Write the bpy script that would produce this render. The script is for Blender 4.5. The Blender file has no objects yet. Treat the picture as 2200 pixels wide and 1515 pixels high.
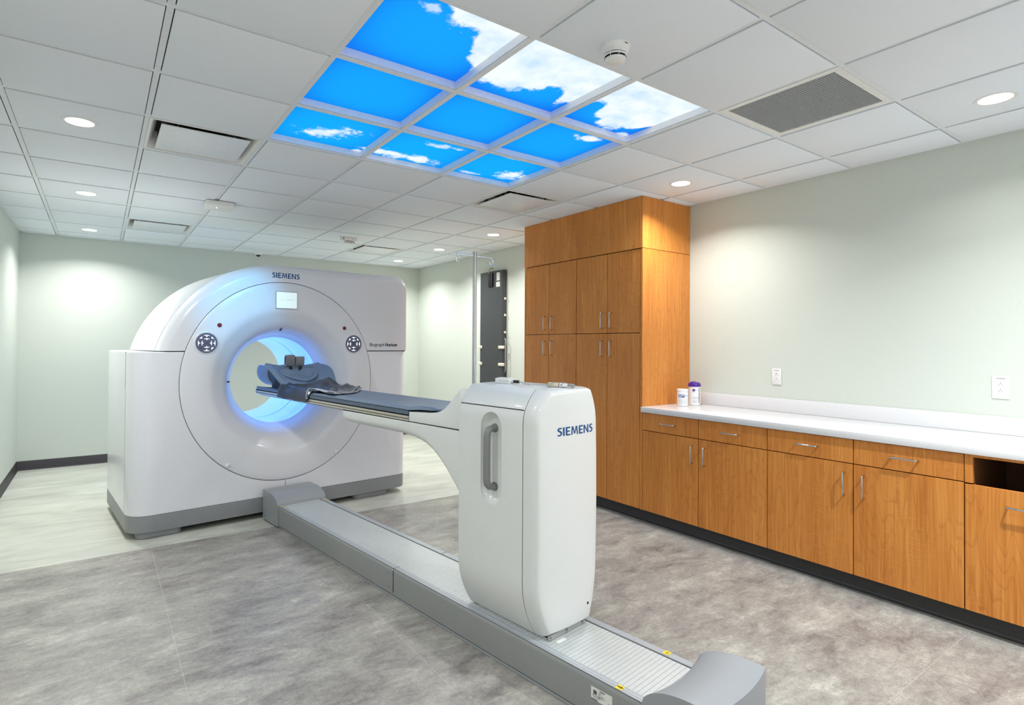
import bpy, bmesh, math, random
from mathutils import Vector, Matrix
random.seed(7)
PI = math.pi
sc = bpy.context.scene
COL = sc.collection

# ------------------------------------------------------------------ camera, light level
CAM_Z, CEIL = 1.44, 2.677
YAW, PITCH, ROLL, FPX, CX, CY = .6103, .0094, .0060, 1208.03, 1059.3, 729.79
Fv = Vector((math.sin(YAW)*math.cos(PITCH), math.cos(YAW)*math.cos(PITCH), math.sin(PITCH)))
Rv = Vector((math.cos(YAW), -math.sin(YAW), 0)); Uv = Rv.cross(Fv)
R2 = Rv*math.cos(ROLL)+Uv*math.sin(ROLL); U2 = -Rv*math.sin(ROLL)+Uv*math.cos(ROLL)
cd = bpy.data.cameras.new('camera'); cam = bpy.data.objects.new('camera', cd); COL.objects.link(cam)
m3 = Matrix((R2, U2, -Fv)).transposed(); m4 = m3.to_4x4(); m4.translation = Vector((0, 0, CAM_Z)); cam.matrix_world = m4
cd.sensor_width = 36.0; cd.lens = 36.0*FPX/2200
cd.shift_x = (1100-CX)/2200; cd.shift_y = -(757.5-CY)/2200
cd.clip_start = .02; cd.clip_end = 60
sc.camera = cam

world = bpy.data.worlds.new('world'); sc.world = world; world.use_nodes = True
bgn = world.node_tree.nodes['Background']; bgn.inputs[0].default_value = (1.0, 1.0, 1.0, 1); bgn.inputs[1].default_value = .5

sc.view_settings.view_transform = 'Standard'; sc.view_settings.look = 'None'
sc.view_settings.exposure = 1.1; sc.view_settings.gamma = 1.0; sc.view_settings.use_curve_mapping = False
LAMP_W = 6.1        # each downlight
SKY_E = .50         # backlit sky panels
BORE_E = 9.0        # blue ring light inside the scanner

# ------------------------------------------------------------------ materials
def lin(c):
    c = c/255.0
    return c/12.92 if c <= .04045 else ((c+.055)/1.055)**2.4
def lampcol(): return (1.0, .988, .968)
def rgb(t): return (lin(t[0]), lin(t[1]), lin(t[2]), 1)
MATS = {}
def mat(name, col, rough=.5, metal=0.0, coat=0.0, spec=.5, noise=.03, nscale=40, bump=0.0):
    """plain material with a faint procedural variation"""
    if name in MATS: return MATS[name]
    m = bpy.data.materials.new(name); m.use_nodes = True; nt = m.node_tree; b = nt.nodes['Principled BSDF']
    b.inputs['Roughness'].default_value = rough; b.inputs['Metallic'].default_value = metal
    b.inputs['Coat Weight'].default_value = coat; b.inputs['Specular IOR Level'].default_value = spec
    b.inputs['Coat Roughness'].default_value = .08
    c = rgb(col)
    tc = nt.nodes.new('ShaderNodeNewGeometry'); n = nt.nodes.new('ShaderNodeTexNoise')
    n.inputs['Scale'].default_value = nscale; n.inputs['Detail'].default_value = 4
    nt.links.new(tc.outputs['Position'], n.inputs['Vector'])
    r = nt.nodes.new('ShaderNodeValToRGB')
    r.color_ramp.elements[0].position = .3; r.color_ramp.elements[1].position = .7
    r.color_ramp.elements[0].color = (c[0]*(1-noise), c[1]*(1-noise), c[2]*(1-noise), 1)
    r.color_ramp.elements[1].color = (min(1, c[0]*(1+noise)), min(1, c[1]*(1+noise)), min(1, c[2]*(1+noise)), 1)
    nt.links.new(n.outputs['Fac'], r.inputs[0]); nt.links.new(r.outputs[0], b.inputs['Base Color'])
    if bump:
        bm_ = nt.nodes.new('ShaderNodeBump'); bm_.inputs['Strength'].default_value = bump; bm_.inputs['Distance'].default_value = .002
        nt.links.new(n.outputs['Fac'], bm_.inputs['Height']); nt.links.new(bm_.outputs[0], b.inputs['Normal'])
    MATS[name] = m; return m
def emis(name, col, s):
    if name in MATS: return MATS[name]
    m = bpy.data.materials.new(name); m.use_nodes = True; nt = m.node_tree
    b = nt.nodes['Principled BSDF']; b.inputs['Base Color'].default_value = rgb(col)
    b.inputs['Emission Color'].default_value = rgb(col); b.inputs['Emission Strength'].default_value = s
    MATS[name] = m; return m

class NB:
    """small node builder"""
    def __init__(s, name):
        s.m = bpy.data.materials.new(name); s.m.use_nodes = True; s.nt = s.m.node_tree; s.b = s.nt.nodes['Principled BSDF']
    def n(s, t, **k):
        x = s.nt.nodes.new(t)
        for a, v in k.items(): setattr(x, a, v)
        return x
    def put(s, sock, v):
        if isinstance(v, (int, float)): sock.default_value = v
        elif isinstance(v, (tuple, list)): sock.default_value = v
        else: s.nt.links.new(v, sock)
    def math(s, op, a, b=0.0, c=0.0, clamp=False):
        x = s.n('ShaderNodeMath', operation=op); x.use_clamp = clamp
        s.put(x.inputs[0], a); s.put(x.inputs[1], b)
        if op in ('MULTIPLY_ADD', 'SMOOTH_MIN', 'COMPARE'): s.put(x.inputs[2], c)
        return x.outputs[0]
    def vec(s, x, y, z):
        c = s.n('ShaderNodeCombineXYZ')
        for i, v in enumerate((x, y, z)): s.put(c.inputs[i], v)
        return c.outputs[0]
    def noise(s, v, scale, detail=6, rough=.55, dist=0.0):
        x = s.n('ShaderNodeTexNoise'); s.put(x.inputs['Vector'], v)
        x.inputs['Scale'].default_value = scale; x.inputs['Detail'].default_value = detail
        x.inputs['Roughness'].default_value = rough; x.inputs['Distortion'].default_value = dist
        return x.outputs['Fac']
    def ramp(s, f, stops, interp='LINEAR'):
        x = s.n('ShaderNodeValToRGB'); s.put(x.inputs[0], f); cr = x.color_ramp; cr.interpolation = interp
        while len(cr.elements) < len(stops): cr.elements.new(.5)
        for e, (p, c) in zip(cr.elements, stops):
            e.position = p; e.color = c if len(c) == 4 else (c[0], c[1], c[2], 1)
        return x.outputs[0]
    def mix(s, f, a, b):
        x = s.n('ShaderNodeMix', data_type='RGBA'); s.put(x.inputs[0], f); s.put(x.inputs[6], a); s.put(x.inputs[7], b)
        return x.outputs[2]
    def smooth(s, v, lo, hi):
        x = s.n('ShaderNodeMapRange', interpolation_type='SMOOTHSTEP')
        s.put(x.inputs[0], v); x.inputs[1].default_value = lo; x.inputs[2].default_value = hi
        return x.outputs[0]
    def pos(s):
        g = s.n('ShaderNodeNewGeometry'); sp = s.n('ShaderNodeSeparateXYZ'); s.nt.links.new(g.outputs['Position'], sp.inputs[0])
        return g.outputs['Position'], sp.outputs[0], sp.outputs[1], sp.outputs[2]

def make_wood():
    N = NB('cherry_laminate'); P, x, y, z = N.pos()
    oi = N.n('ShaderNodeObjectInfo'); off = N.math('MULTIPLY', oi.outputs['Random'], 37.0)
    u = N.math('ADD', N.math('ADD', x, y), off)
    wob = N.noise(N.vec(N.math('MULTIPLY', u, 3.4), 3.1, N.math('MULTIPLY', z, .55)), 1.0, 3)
    rings = N.math('ADD', N.math('MULTIPLY', wob, 26.0), N.math('MULTIPLY', u, 12.0))
    rr = N.math('FRACT', rings)
    line = N.ramp(rr, [(0, (0, 0, 0)), (.72, (.05,)*3), (.93, (1,)*3), (1, (0,)*3)])
    fib = N.noise(N.vec(N.math('MULTIPLY', u, 110.0), 1.3, N.math('MULTIPLY', z, 2.5)), 1.0, 5, .6)
    curl = N.noise(N.vec(N.math('MULTIPLY', u, 14.0), 5.0, N.math('MULTIPLY', z, 150.0)), 1.0, 2, .5)
    cl2 = N.noise(N.vec(N.math('MULTIPLY', u, 7.0), 8.0, N.math('MULTIPLY', z, 1.4)), 1.0, 2)
    broad = N.noise(N.vec(N.math('MULTIPLY', u, 5.0), 9.0, N.math('MULTIPLY', z, .7)), 1.0, 3)
    f = N.math('ADD', N.math('MULTIPLY', fib, .6), N.math('MULTIPLY', broad, .4))
    base = N.ramp(f, [(.28, rgb((182, 105, 40))), (.5, rgb((209, 132, 56))), (.72, rgb((232, 160, 80)))])
    c2 = N.mix(N.math('MULTIPLY', line, .24), base, rgb((140, 70, 26)))
    cm = N.math('MULTIPLY', N.smooth(curl, .5, .62), N.math('MULTIPLY', N.smooth(cl2, .45, .65), .42))
    c3 = N.mix(cm, c2, rgb((222, 150, 78)))
    N.put(N.b.inputs['Base Color'], c3); N.b.inputs['Roughness'].default_value = .38
    N.b.inputs['Specular IOR Level'].default_value = .42
    MATS['wood'] = N.m; return N.m
def make_floor():
    N = NB('vinyl_floor'); P, x, y, z = N.pos()
    v1 = N.vec(N.math('MULTIPLY', x, .75), N.math('MULTIPLY', y, 1.5), 0.0)
    n1 = N.noise(v1, 3.0, 10, .66, .5); n2 = N.noise(v1, 10.0, 8, .7, .8); n3 = N.noise(P, 190.0, 3, .6)
    n4 = N.noise(N.vec(x, N.math('MULTIPLY', y, 1.6), 4.0), 9.0, 9, .78, .6)
    n5 = N.noise(P, 46.0, 5, .7)
    f = N.math('ADD', N.math('ADD', N.math('MULTIPLY', n1, .38), N.math('MULTIPLY', n2, .30)), N.math('ADD', N.math('MULTIPLY', n3, .16), N.math('MULTIPLY', n5, .16)))
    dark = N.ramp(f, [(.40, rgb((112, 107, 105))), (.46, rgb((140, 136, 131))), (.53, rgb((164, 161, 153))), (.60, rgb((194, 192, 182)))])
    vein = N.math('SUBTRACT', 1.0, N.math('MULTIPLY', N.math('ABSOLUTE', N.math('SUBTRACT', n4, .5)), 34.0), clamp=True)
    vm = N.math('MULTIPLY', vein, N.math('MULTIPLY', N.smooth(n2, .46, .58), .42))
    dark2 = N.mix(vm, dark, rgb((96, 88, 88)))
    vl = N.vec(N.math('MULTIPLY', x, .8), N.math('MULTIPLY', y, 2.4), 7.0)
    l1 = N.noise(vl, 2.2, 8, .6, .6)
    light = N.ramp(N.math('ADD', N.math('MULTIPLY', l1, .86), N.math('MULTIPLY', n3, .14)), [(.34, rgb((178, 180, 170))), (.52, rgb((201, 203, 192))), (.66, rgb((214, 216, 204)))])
    # sheet seams every 0.914 m
    def seam(v, o):
        q = N.math('ABSOLUTE', N.math('SUBTRACT', N.math('FRACT', N.math('DIVIDE', N.math('ADD', v, o), .914)), .5))
        return N.math('LESS_THAN', q, .0016)
    s1 = seam(x, 10*.914-1.225+.457); s2 = seam(y, 10*.914-2.785+.457)
    sm = N.math('MULTIPLY', N.math('MAXIMUM', s1, s2), .4)
    dark3 = N.mix(sm, dark2, rgb((205, 198, 182)))
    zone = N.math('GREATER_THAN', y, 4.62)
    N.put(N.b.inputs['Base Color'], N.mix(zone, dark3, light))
    N.put(N.b.inputs['Roughness'], N.math('MULTIPLY_ADD', n2, .22, .26))
    N.b.inputs['Specular IOR Level'].default_value = .45
    bp = N.n('ShaderNodeBump'); bp.inputs['Strength'].default_value = .12; bp.inputs['Distance'].default_value = .001
    N.put(bp.inputs['Height'], n3); N.put(N.b.inputs['Normal'], bp.outputs[0])
    return N.m
GX0, GY0, GT = .811, 3.579, .61          # ceiling grid: corner of the sky panels, tile size
def make_sky():
    """the printed, backlit sky: position on the panels s (right), t (towards the camera), 0..3"""
    N = NB('backlit_sky_print'); P, x, y, z = N.pos()
    s = N.math('DIVIDE', N.math('SUBTRACT', x, GX0), GT); t = N.math('DIVIDE', N.math('SUBTRACT', GY0, y), GT)
    v = N.vec(s, t, 0.0)
    nz = N.math('SUBTRACT', N.noise(v, 2.6, 10, .62, .3), .5); nf = N.math('SUBTRACT', N.noise(v, 9.0, 8, .65, .2), .5)
    cur = N.n('ShaderNodeFloatCurve'); c = cur.mapping.curves[0]
    pts = [(.0, 3.3), (.36, 2.95), (.55, 2.70), (.72, 2.68), (.86, 2.42), (1.04, 2.22), (1.2, 2.14), (1.5, 2.24), (1.78, 2.40), (1.9, 2.22), (2.05, 2.34), (2.22, 2.46), (2.34, 2.20), (2.55, 2.06), (2.78, 2.12), (3.0, 2.42)]
    c.points[0].location = (0, pts[0][1]/4); c.points[1].location = (1, pts[-1][1]/4)
    for a, b in pts[1:-1]: c.points.new(a/3, b/4)
    cur.mapping.update()
    N.put(cur.inputs['Value'], N.math('DIVIDE', s, 3.0))
    d = N.math('SUBTRACT', t, N.math('MULTIPLY', cur.outputs[0], 4.0))
    d = N.math('ADD', N.math('MULTIPLY_ADD', nz, .34, d), N.math('MULTIPLY', nf, .26))
    m = N.smooth(d, -.03, .05)
    def puff(cx, cy, rx, ry, ang=0.0, k=1.0):
        dx = N.math('SUBTRACT', s, cx); dy = N.math('SUBTRACT', t, cy); ca, sa = math.cos(ang), math.sin(ang)
        a = N.math('DIVIDE', N.math('ADD', N.math('MULTIPLY', dx, ca), N.math('MULTIPLY', dy, sa)), rx)
        b = N.math('DIVIDE', N.math('SUBTRACT', N.math('MULTIPLY', dy, ca), N.math('MULTIPLY', dx, sa)), ry)
        r = N.math('SQRT', N.math('ADD', N.math('MULTIPLY', a, a), N.math('MULTIPLY', b, b)))
        q = N.math('ADD', N.math('SUBTRACT', 1.0, r), N.math('ADD', N.math('MULTIPLY', nz, 2.6), N.math('MULTIPLY', nf, 2.6)))
        return N.math('MULTIPLY', N.smooth(q, 0.0, .7), k)
    for a in ((.52, .38, .32, .17, .5, .95), (1.2, .16, .32, .13, 0, 1), (1.6, .16, .30, .13, -.1, 1), (1.62, .70, .22, .07, .2, .7),
              (2.72, 1.78, .17, .10, .3, .95), (2.86, .32, .24, .2, 0, 1.0), (2.36, .10, .2, .06, 0, .6), (2.48, .83, .15, .05, 0, .5),
              (.33, 2.79, .09, .06, 0, .6), (.95, .04, .12, .06, 0, .9), (2.9, 2.02, .12, .08, .2, .9)):
        m = N.math('MAXIMUM', m, puff(*a))
    # each panel is brightest in its middle
    def edge(q):
        f = N.math('FRACT', q); g = N.math('MULTIPLY', N.math('MULTIPLY', f, N.math('SUBTRACT', 1.0, f)), 4.0)
        return g
    e = N.math('POWER', N.math('MULTIPLY', edge(s), edge(t)), .35)
    e = N.smooth(e, .2, 1.0)
    blue = N.mix(e, rgb((0, 108, 238)), rgb((0, 160, 250)))
    low = N.smooth(N.math('ADD', t, N.math('MULTIPLY', nz, .5)), 2.2, -.2)
    blue = N.mix(N.math('MULTIPLY', low, .35), blue, rgb((0, 190, 250)))
    shade = N.noise(v, 3.2, 6, .6)
    white = N.ramp(shade, [(.3, rgb((196, 224, 250))), (.52, rgb((232, 244, 255))), (.7, rgb((252, 254, 255)))])
    colr = N.mix(m, blue, white)
    N.b.inputs['Base Color'].default_value = (.02, .02, .02, 1)
    N.put(N.b.inputs['Emission Color'], colr); N.b.inputs['Emission Strength'].default_value = SKY_E
    N.b.inputs['Roughness'].default_value = .6; N.b.inputs['Specular IOR Level'].default_value = 0.0
    return N.m
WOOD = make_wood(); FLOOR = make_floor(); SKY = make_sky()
WALL = mat('wall_paint', (210, 216, 206), .62, noise=.012, nscale=90, bump=.05)
TILE = mat('acoustic_tile', (234, 239, 245), .9, noise=.03, nscale=260, bump=.25, spec=.2)
TBAR = mat('ceiling_grid_paint', (230, 233, 236), .55, spec=.3)
WHITEP = mat('white_powder_coat', (232, 232, 229), .4)
PLAST = mat('white_plastic', (236, 236, 234), .35)
SHELL = mat('scanner_shell', (237, 240, 246), .25, coat=.25, noise=.006)
SHELLW = mat('table_shell', (222, 225, 224), .33, coat=.2, noise=.006)
SKIRT = mat('grey_skirt', (147, 150, 154), .42)
GREY = mat('grey_lacquer', (150, 155, 160), .40, noise=.01)
GREYD = mat('grey_side_lacquer', (142, 145, 145), .45, noise=.01)
SLATM = mat('slat_aluminium', (196, 202, 203), .38, metal=.25)
BLACK = mat('black_rubber', (22, 22, 24), .6)
DARK = mat('dark_gap', (14, 14, 16), .9, spec=.1)
DUCT = mat('duct_dark', (28, 28, 28), .8)
DUCTG = mat('duct_metal', (110, 108, 104), .5, metal=.4)
STEEL = mat('brushed_steel', (196, 198, 202), .17, metal=1.0)
CHROME = mat('chrome', (222, 223, 226), .12, metal=1.0)
BASEM = mat('vinyl_base', (58, 54, 58), .45)
TOE = mat('toe_kick_vinyl', (50, 49, 50), .45)
QUARTZ = mat('quartz', (226, 226, 227), .22, noise=.06, nscale=420)
PAD = mat('blue_grey_vinyl', (104, 122, 145), .42, noise=.02)
PADL = mat('soft_foam_cover', (112, 134, 162), .5, noise=.02)
CLOTH = mat('dark_wrap', (40, 51, 66), .26, noise=.12, nscale=30, bump=.5)
PIPE = mat('white_piping', (226, 230, 234), .5)
BOARDM = mat('dark_board', (60, 63, 66), .5)
HANDLEG = mat('handle_grey', (128, 130, 130), .38)
BLUET = emis('logo_blue', (0, 74, 134), 0.0); BLUET.node_tree.nodes['Principled BSDF'].inputs['Roughness'].default_value = .3
INK = mat('black_print', (30, 30, 32), .5)
INKG = mat('grey_print', (130, 134, 140), .5)
YEL = mat('warning_yellow', (250, 214, 40), .4)
ORNG = mat('warning_ink', (96, 52, 8), .5)
LABELW = mat('label_white', (226, 228, 222), .45)

# ------------------------------------------------------------------ mesh helpers
class MB:
    def __init__(s): s.bm = bmesh.new(); s.mats = []
    def mi(s, m):
        if m not in s.mats: s.mats.append(m)
        return s.mats.index(m)
    def _fin(s, faces, m, smooth=False):
        i = s.mi(m)
        for f in faces: f.material_index = i; f.smooth = smooth
    def box(s, x0, x1, y0, y1, z0, z1, m, bev=0.0, seg=2):
        vs = [s.bm.verts.new(p) for p in ((x0, y0, z0), (x1, y0, z0), (x1, y1, z0), (x0, y1, z0), (x0, y0, z1), (x1, y0, z1), (x1, y1, z1), (x0, y1, z1))]
        fs = [s.bm.faces.new([vs[i] for i in q]) for q in ((0, 3, 2, 1), (4, 5, 6, 7), (0, 1, 5, 4), (1, 2, 6, 5), (2, 3, 7, 6), (3, 0, 4, 7))]
        s._fin(fs, m)
        if bev:
            es = list({e for f in fs for e in f.edges})
            r = bmesh.ops.bevel(s.bm, geom=es, offset=bev, segments=seg, affect='EDGES', profile=.5, clamp_overlap=True)
            s._fin(r['faces'], m, True)
        return s
    def quad(s, pts, m):
        f = s.bm.faces.new([s.bm.verts.new(p) for p in pts]); s._fin([f], m); return s
    def loft(s, rings, m, cap0=True, cap1=True, smooth=True, closed=True):
        """rings: lists of points (same count); quads between neighbours"""
        vv = [[s.bm.verts.new(p) for p in r] for r in rings]; fs = []; n = len(rings[0])
        for a, b in zip(vv, vv[1:]):
            for i in range(n if closed else n-1):
                j = (i+1) % n
                try: fs.append(s.bm.faces.new((a[i], a[j], b[j], b[i])))
                except ValueError: pass
        s._fin(fs, m, smooth); cs = []
        if cap0: cs.append(s.bm.faces.new(list(reversed(vv[0]))))
        if cap1: cs.append(s.bm.faces.new(vv[-1]))
        s._fin(cs, m, False); return s
    def lathe(s, prof, m, n=48, axis='z', c=(0, 0, 0), sx=1.0, sy=1.0, cap0=False, cap1=False, a0=0.0, a1=2*PI, smooth=True):
        full = abs(a1-a0-2*PI) < 1e-6; k = n if full else n+1; rings = []
        for r, h in prof:
            ring = []
            for i in range(k):
                a = a0+(a1-a0)*i/n; p = (r*math.cos(a)*sx, r*math.sin(a)*sy, h)
                if axis == 'y': p = (p[0], p[2], p[1])
                elif axis == 'x': p = (p[2], p[0], p[1])
                ring.append((p[0]+c[0], p[1]+c[1], p[2]+c[2]))
            rings.append(ring)
        return s.loft(rings, m, cap0, cap1, smooth, closed=full)
    def cyl(s, c, r, h, m, axis='z', n=24, bev=0.0):
        p = [(r, 0), (r, h)] if not bev else [(r-bev, 0), (r, bev), (r, h-bev), (r-bev, h)]
        return s.lathe(p, m, n, axis, c, cap0=True, cap1=True, smooth=not bev or True)
    def tube(s, pts, r, m, n=10, closed=False, sx=1.0, cap=True):
        P = [Vector(p) for p in pts]; rings = []; up = None
        for i, p in enumerate(P):
            if closed: t = (P[(i+1) % len(P)]-P[i-1])
            else: t = (P[min(i+1, len(P)-1)]-P[max(i-1, 0)])
            t.normalize()
            if up is None:
                up = Vector((0, 0, 1)) if abs(t.z) < .9 else Vector((1, 0, 0))
            side = t.cross(up); side.normalize(); up = side.cross(t); up.normalize()
            rr = r[i] if isinstance(r, (list, tuple)) else r
            rings.append([tuple(p+side*rr*sx*math.cos(2*PI*k/n)+up*rr*math.sin(2*PI*k/n)) for k in range(n)])
        if closed: rings.append(rings[0])
        return s.loft(rings, m, cap and not closed, cap and not closed)
    def grid(s, fn, nu, nv, m, smooth=True):
        vv = [[s.bm.verts.new(fn(i/nu, j/nv)) for i in range(nu+1)] for j in range(nv+1)]; fs = []
        for j in range(nv):
            for i in range(nu): fs.append(s.bm.faces.new((vv[j][i], vv[j][i+1], vv[j+1][i+1], vv[j+1][i])))
        s._fin(fs, m, smooth); return s
    def prism(s, poly, lo, hi, m, axis='z', bev=0.0, smooth=False):
        """poly in the plane across the axis, extruded lo..hi"""
        def P(a, b, h): return {'z': (a, b, h), 'x': (h, a, b), 'y': (a, h, b)}[axis]
        if not bev: return s.loft([[P(a, b, lo) for a, b in poly], [P(a, b, hi) for a, b in poly]], m, smooth=smooth)
        q = inset(poly, bev); q2 = inset(poly, bev*.3)
        return s.loft([[P(a, b, lo) for a, b in q], [P(a, b, lo+bev*.3) for a, b in q2], [P(a, b, lo+bev) for a, b in poly],
                       [P(a, b, hi-bev) for a, b in poly], [P(a, b, hi-bev*.3) for a, b in q2], [P(a, b, hi) for a, b in q]], m, smooth=True)
    keep = False
    def mesh(s, name):
        if not s.keep:
            bmesh.ops.remove_doubles(s.bm, verts=s.bm.verts[:], dist=1e-6)
            bmesh.ops.recalc_face_normals(s.bm, faces=s.bm.faces[:])
        me = bpy.data.meshes.new(name); s.bm.to_mesh(me); s.bm.free()
        for m in s.mats: me.materials.append(m)
        return me
    def build(s, name, parent=None, label=None, ang=35, **k):
        me = s.mesh(name)
        try: me.set_sharp_from_angle(angle=math.radians(ang))
        except Exception: pass
        o = bpy.data.objects.new(name, me); COL.objects.link(o)
        if parent: o.parent = parent
        if label: o['label'] = label
        for a, v in k.items(): o[a] = v
        return o
def inset(poly, d):
    n = len(poly); out = []
    area = sum(poly[i][0]*poly[(i+1) % n][1]-poly[(i+1) % n][0]*poly[i][1] for i in range(n))
    sg = 1 if area > 0 else -1
    for i in range(n):
        p0, p, p1 = Vector(poly[i-1]), Vector(poly[i]), Vector(poly[(i+1) % n])
        e0 = (p-p0); e1 = (p1-p)
        if e0.length < 1e-9 or e1.length < 1e-9: out.append(tuple(p)); continue
        e0.normalize(); e1.normalize()
        n0 = Vector((-e0.y, e0.x))*sg; n1 = Vector((-e1.y, e1.x))*sg; b = n0+n1
        if b.length < 1e-6: b = n0
        b.normalize(); k = max(.5, b.dot(n0)); out.append(tuple(p+b*(d/k)))
    return out
def rrect(x0, x1, y0, y1, r, n=6):
    if not isinstance(r, (tuple, list)): r = (r,)*4       # order: x1y1, x0y1, x0y0, x1y0
    out = []
    for (cx, cy, a0), rr in zip(((x1, y1, 0), (x0, y1, 90), (x0, y0, 180), (x1, y0, 270)), r):
        sx = -1 if cx == x1 else 1; sy = -1 if cy == y1 else 1
        for i in range(n+1):
            a = math.radians(a0+90*i/n); out.append((cx+sx*rr+rr*math.cos(a), cy+sy*rr+rr*math.sin(a)))
    return out
def empty(name, loc, rz, label, cat, group=None, kind=None):
    o = bpy.data.objects.new(name, None); COL.objects.link(o); o.location = loc; o.rotation_euler = (0, 0, rz)
    o.empty_display_size = .1; o['label'] = label; o['category'] = cat
    if group: o['group'] = group
    if kind: o['kind'] = kind
    return o
def tag(o, label, cat, group=None):
    o['label'] = label; o['category'] = cat
    if group: o['group'] = group
    return o
def struct(mb, name): return mb.build(name, kind='structure')
def copy_tree(o, parent=None):
    c = o.copy(); COL.objects.link(c)
    if parent: c.parent = parent
    for ch in list(o.children): copy_tree(ch, c)
    return c
def text_faces(body, size, bold=0.0, space=1.0):
    """triangles of a text in the plane, origin at its left baseline"""
    cu = bpy.data.curves.new('txt', 'FONT'); cu.body = body; cu.size = size; cu.offset = bold*size; cu.space_character = space; cu.resolution_u = 3
    o = bpy.data.objects.new('txt', cu); COL.objects.link(o)
    dg = bpy.context.evaluated_depsgraph_get(); me = bpy.data.meshes.new_from_object(o.evaluated_get(dg))
    vs = [tuple(v.co) for v in me.vertices]; fs = [tuple(p.vertices) for p in me.polygons]
    bpy.data.objects.remove(o); bpy.data.curves.remove(cu); bpy.data.meshes.remove(me)
    return vs, fs
def brand_text(mb, w, h, fn, m):
    """SIEMENS drawn from strokes: heavy humanist capitals"""
    t = .200; polys = []
    def bar(x0, y0, x1, y1): polys.append([(x0, y0), (x1, y0), (x1, y1), (x0, y1)])
    adv = 0.0
    for ch in 'SIEMENS':
        if ch == 'I': bar(adv, 0, adv+t, 1); adv += t+.14
        elif ch == 'E':
            bar(adv, 0, adv+t, 1); bar(adv+t, 0, adv+.56, .165); bar(adv+t, .835, adv+.56, 1); bar(adv+t, .42, adv+.52, .575); adv += .56+.13
        elif ch == 'N':
            bar(adv, 0, adv+.175, 1); bar(adv+.56, 0, adv+.735, 1); polys.append([(adv+.175, 1), (adv+.175, .70), (adv+.56, 0), (adv+.56, .30)][::-1]); adv += .735+.13
        elif ch == 'M':
            polys.append([(adv, 0), (adv+.16, 0), (adv+.215, .72), (adv+.09, 1)]); polys.append([(adv+.09, 1), (adv+.215, .72), (adv+.395, .10), (adv+.455, .30), (adv+.29, 1)])
            polys.append([(adv+.82, 1), (adv+.62, 1), (adv+.455, .30), (adv+.515, .10), (adv+.695, .72)]); polys.append([(adv+.82, 1), (adv+.695, .72), (adv+.75, 0), (adv+.91, 0)])
            polys.append([(adv+.395, .10), (adv+.515, .10), (adv+.455, .30)]); adv += .91+.13
        else:
            path = [(.50, .875), (.40, .915), (.30, .92), (.19, .895), (.115, .82), (.10, .73), (.135, .65), (.22, .585), (.31, .53), (.40, .47), (.455, .39), (.455, .28), (.405, .165), (.30, .09), (.19, .078), (.10, .095), (.02, .135)]
            L = []; R = []
            for i, p in enumerate(path):
                q0 = path[max(0, i-1)]; q1 = path[min(len(path)-1, i+1)]; dx, dy = q1[0]-q0[0], q1[1]-q0[1]; l = math.hypot(dx, dy); hw = .078+.022*math.exp(-((i-8)/3.5)**2)
                nx, ny = -dy/l*hw*1.1, dx/l*hw; L.append((adv+p[0]+nx, p[1]+ny)); R.append((adv+p[0]-nx, p[1]-ny))
            for i in range(len(path)-1): polys.append([L[i], L[i+1], R[i+1], R[i]])
            adv += .54+.12
    W_ = adv-.12; fs = []; mb.keep = True
    for p in polys:
        if sum(p[i-1][0]*p[i][1]-p[i][0]*p[i-1][1] for i in range(len(p))) < 0: p = p[::-1]
        vs = [mb.bm.verts.new(fn(x/W_*w, y*h)) for x, y in p]
        try: fs.append(mb.bm.faces.new(vs))
        except ValueError: pass
    mb._fin(fs, m)
def add_text(mb, body, w, h, fn, m, bold=0.0, space=1.0, sub=0):
    if bold:
        for k in (-1, -.5, 0, .5, 1): add_text(mb, body, w, h, (lambda k: lambda a, b: fn(a+k*bold*h, b))(k), m, 0.0, space)
        return mb
    return add_text_(mb, body, w, h, fn, m, 0.0, space)
def add_text_(mb, body, w, h, fn, m, bold=0.0, space=1.0, sub=0):
    """text scaled to w x h; fn maps (a 0..w, b 0..h) to a point"""
    vs, fs = text_faces(body, 1.0, bold, space)
    xs = [v[0] for v in vs]; ys = [v[1] for v in vs]; x0, x1, y0, y1 = min(xs), max(xs), min(ys), max(ys)
    bv = [mb.bm.verts.new(fn((v[0]-x0)/(x1-x0)*w, (v[1]-y0)/(y1-y0)*h)) for v in vs]; out = []
    for f in fs:
        try: out.append(mb.bm.faces.new([bv[i] for i in f]))
        except ValueError: pass
    mb._fin(out, m); return mb
def bool_cut(obj, cutter):
    md = obj.modifiers.new('b', 'BOOLEAN'); md.operation = 'DIFFERENCE'; md.object = cutter; md.solver = 'EXACT'
    bpy.context.view_layer.update()
    dg = bpy.context.evaluated_depsgraph_get(); me = bpy.data.meshes.new_from_object(obj.evaluated_get(dg))
    obj.modifiers.clear(); old = obj.data; obj.data = me
    bpy.data.meshes.remove(old)
    cm = cutter.data; bpy.data.objects.remove(cutter); bpy.data.meshes.remove(cm)
    try: me.set_sharp_from_angle(angle=math.radians(35))
    except Exception: pass

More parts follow.
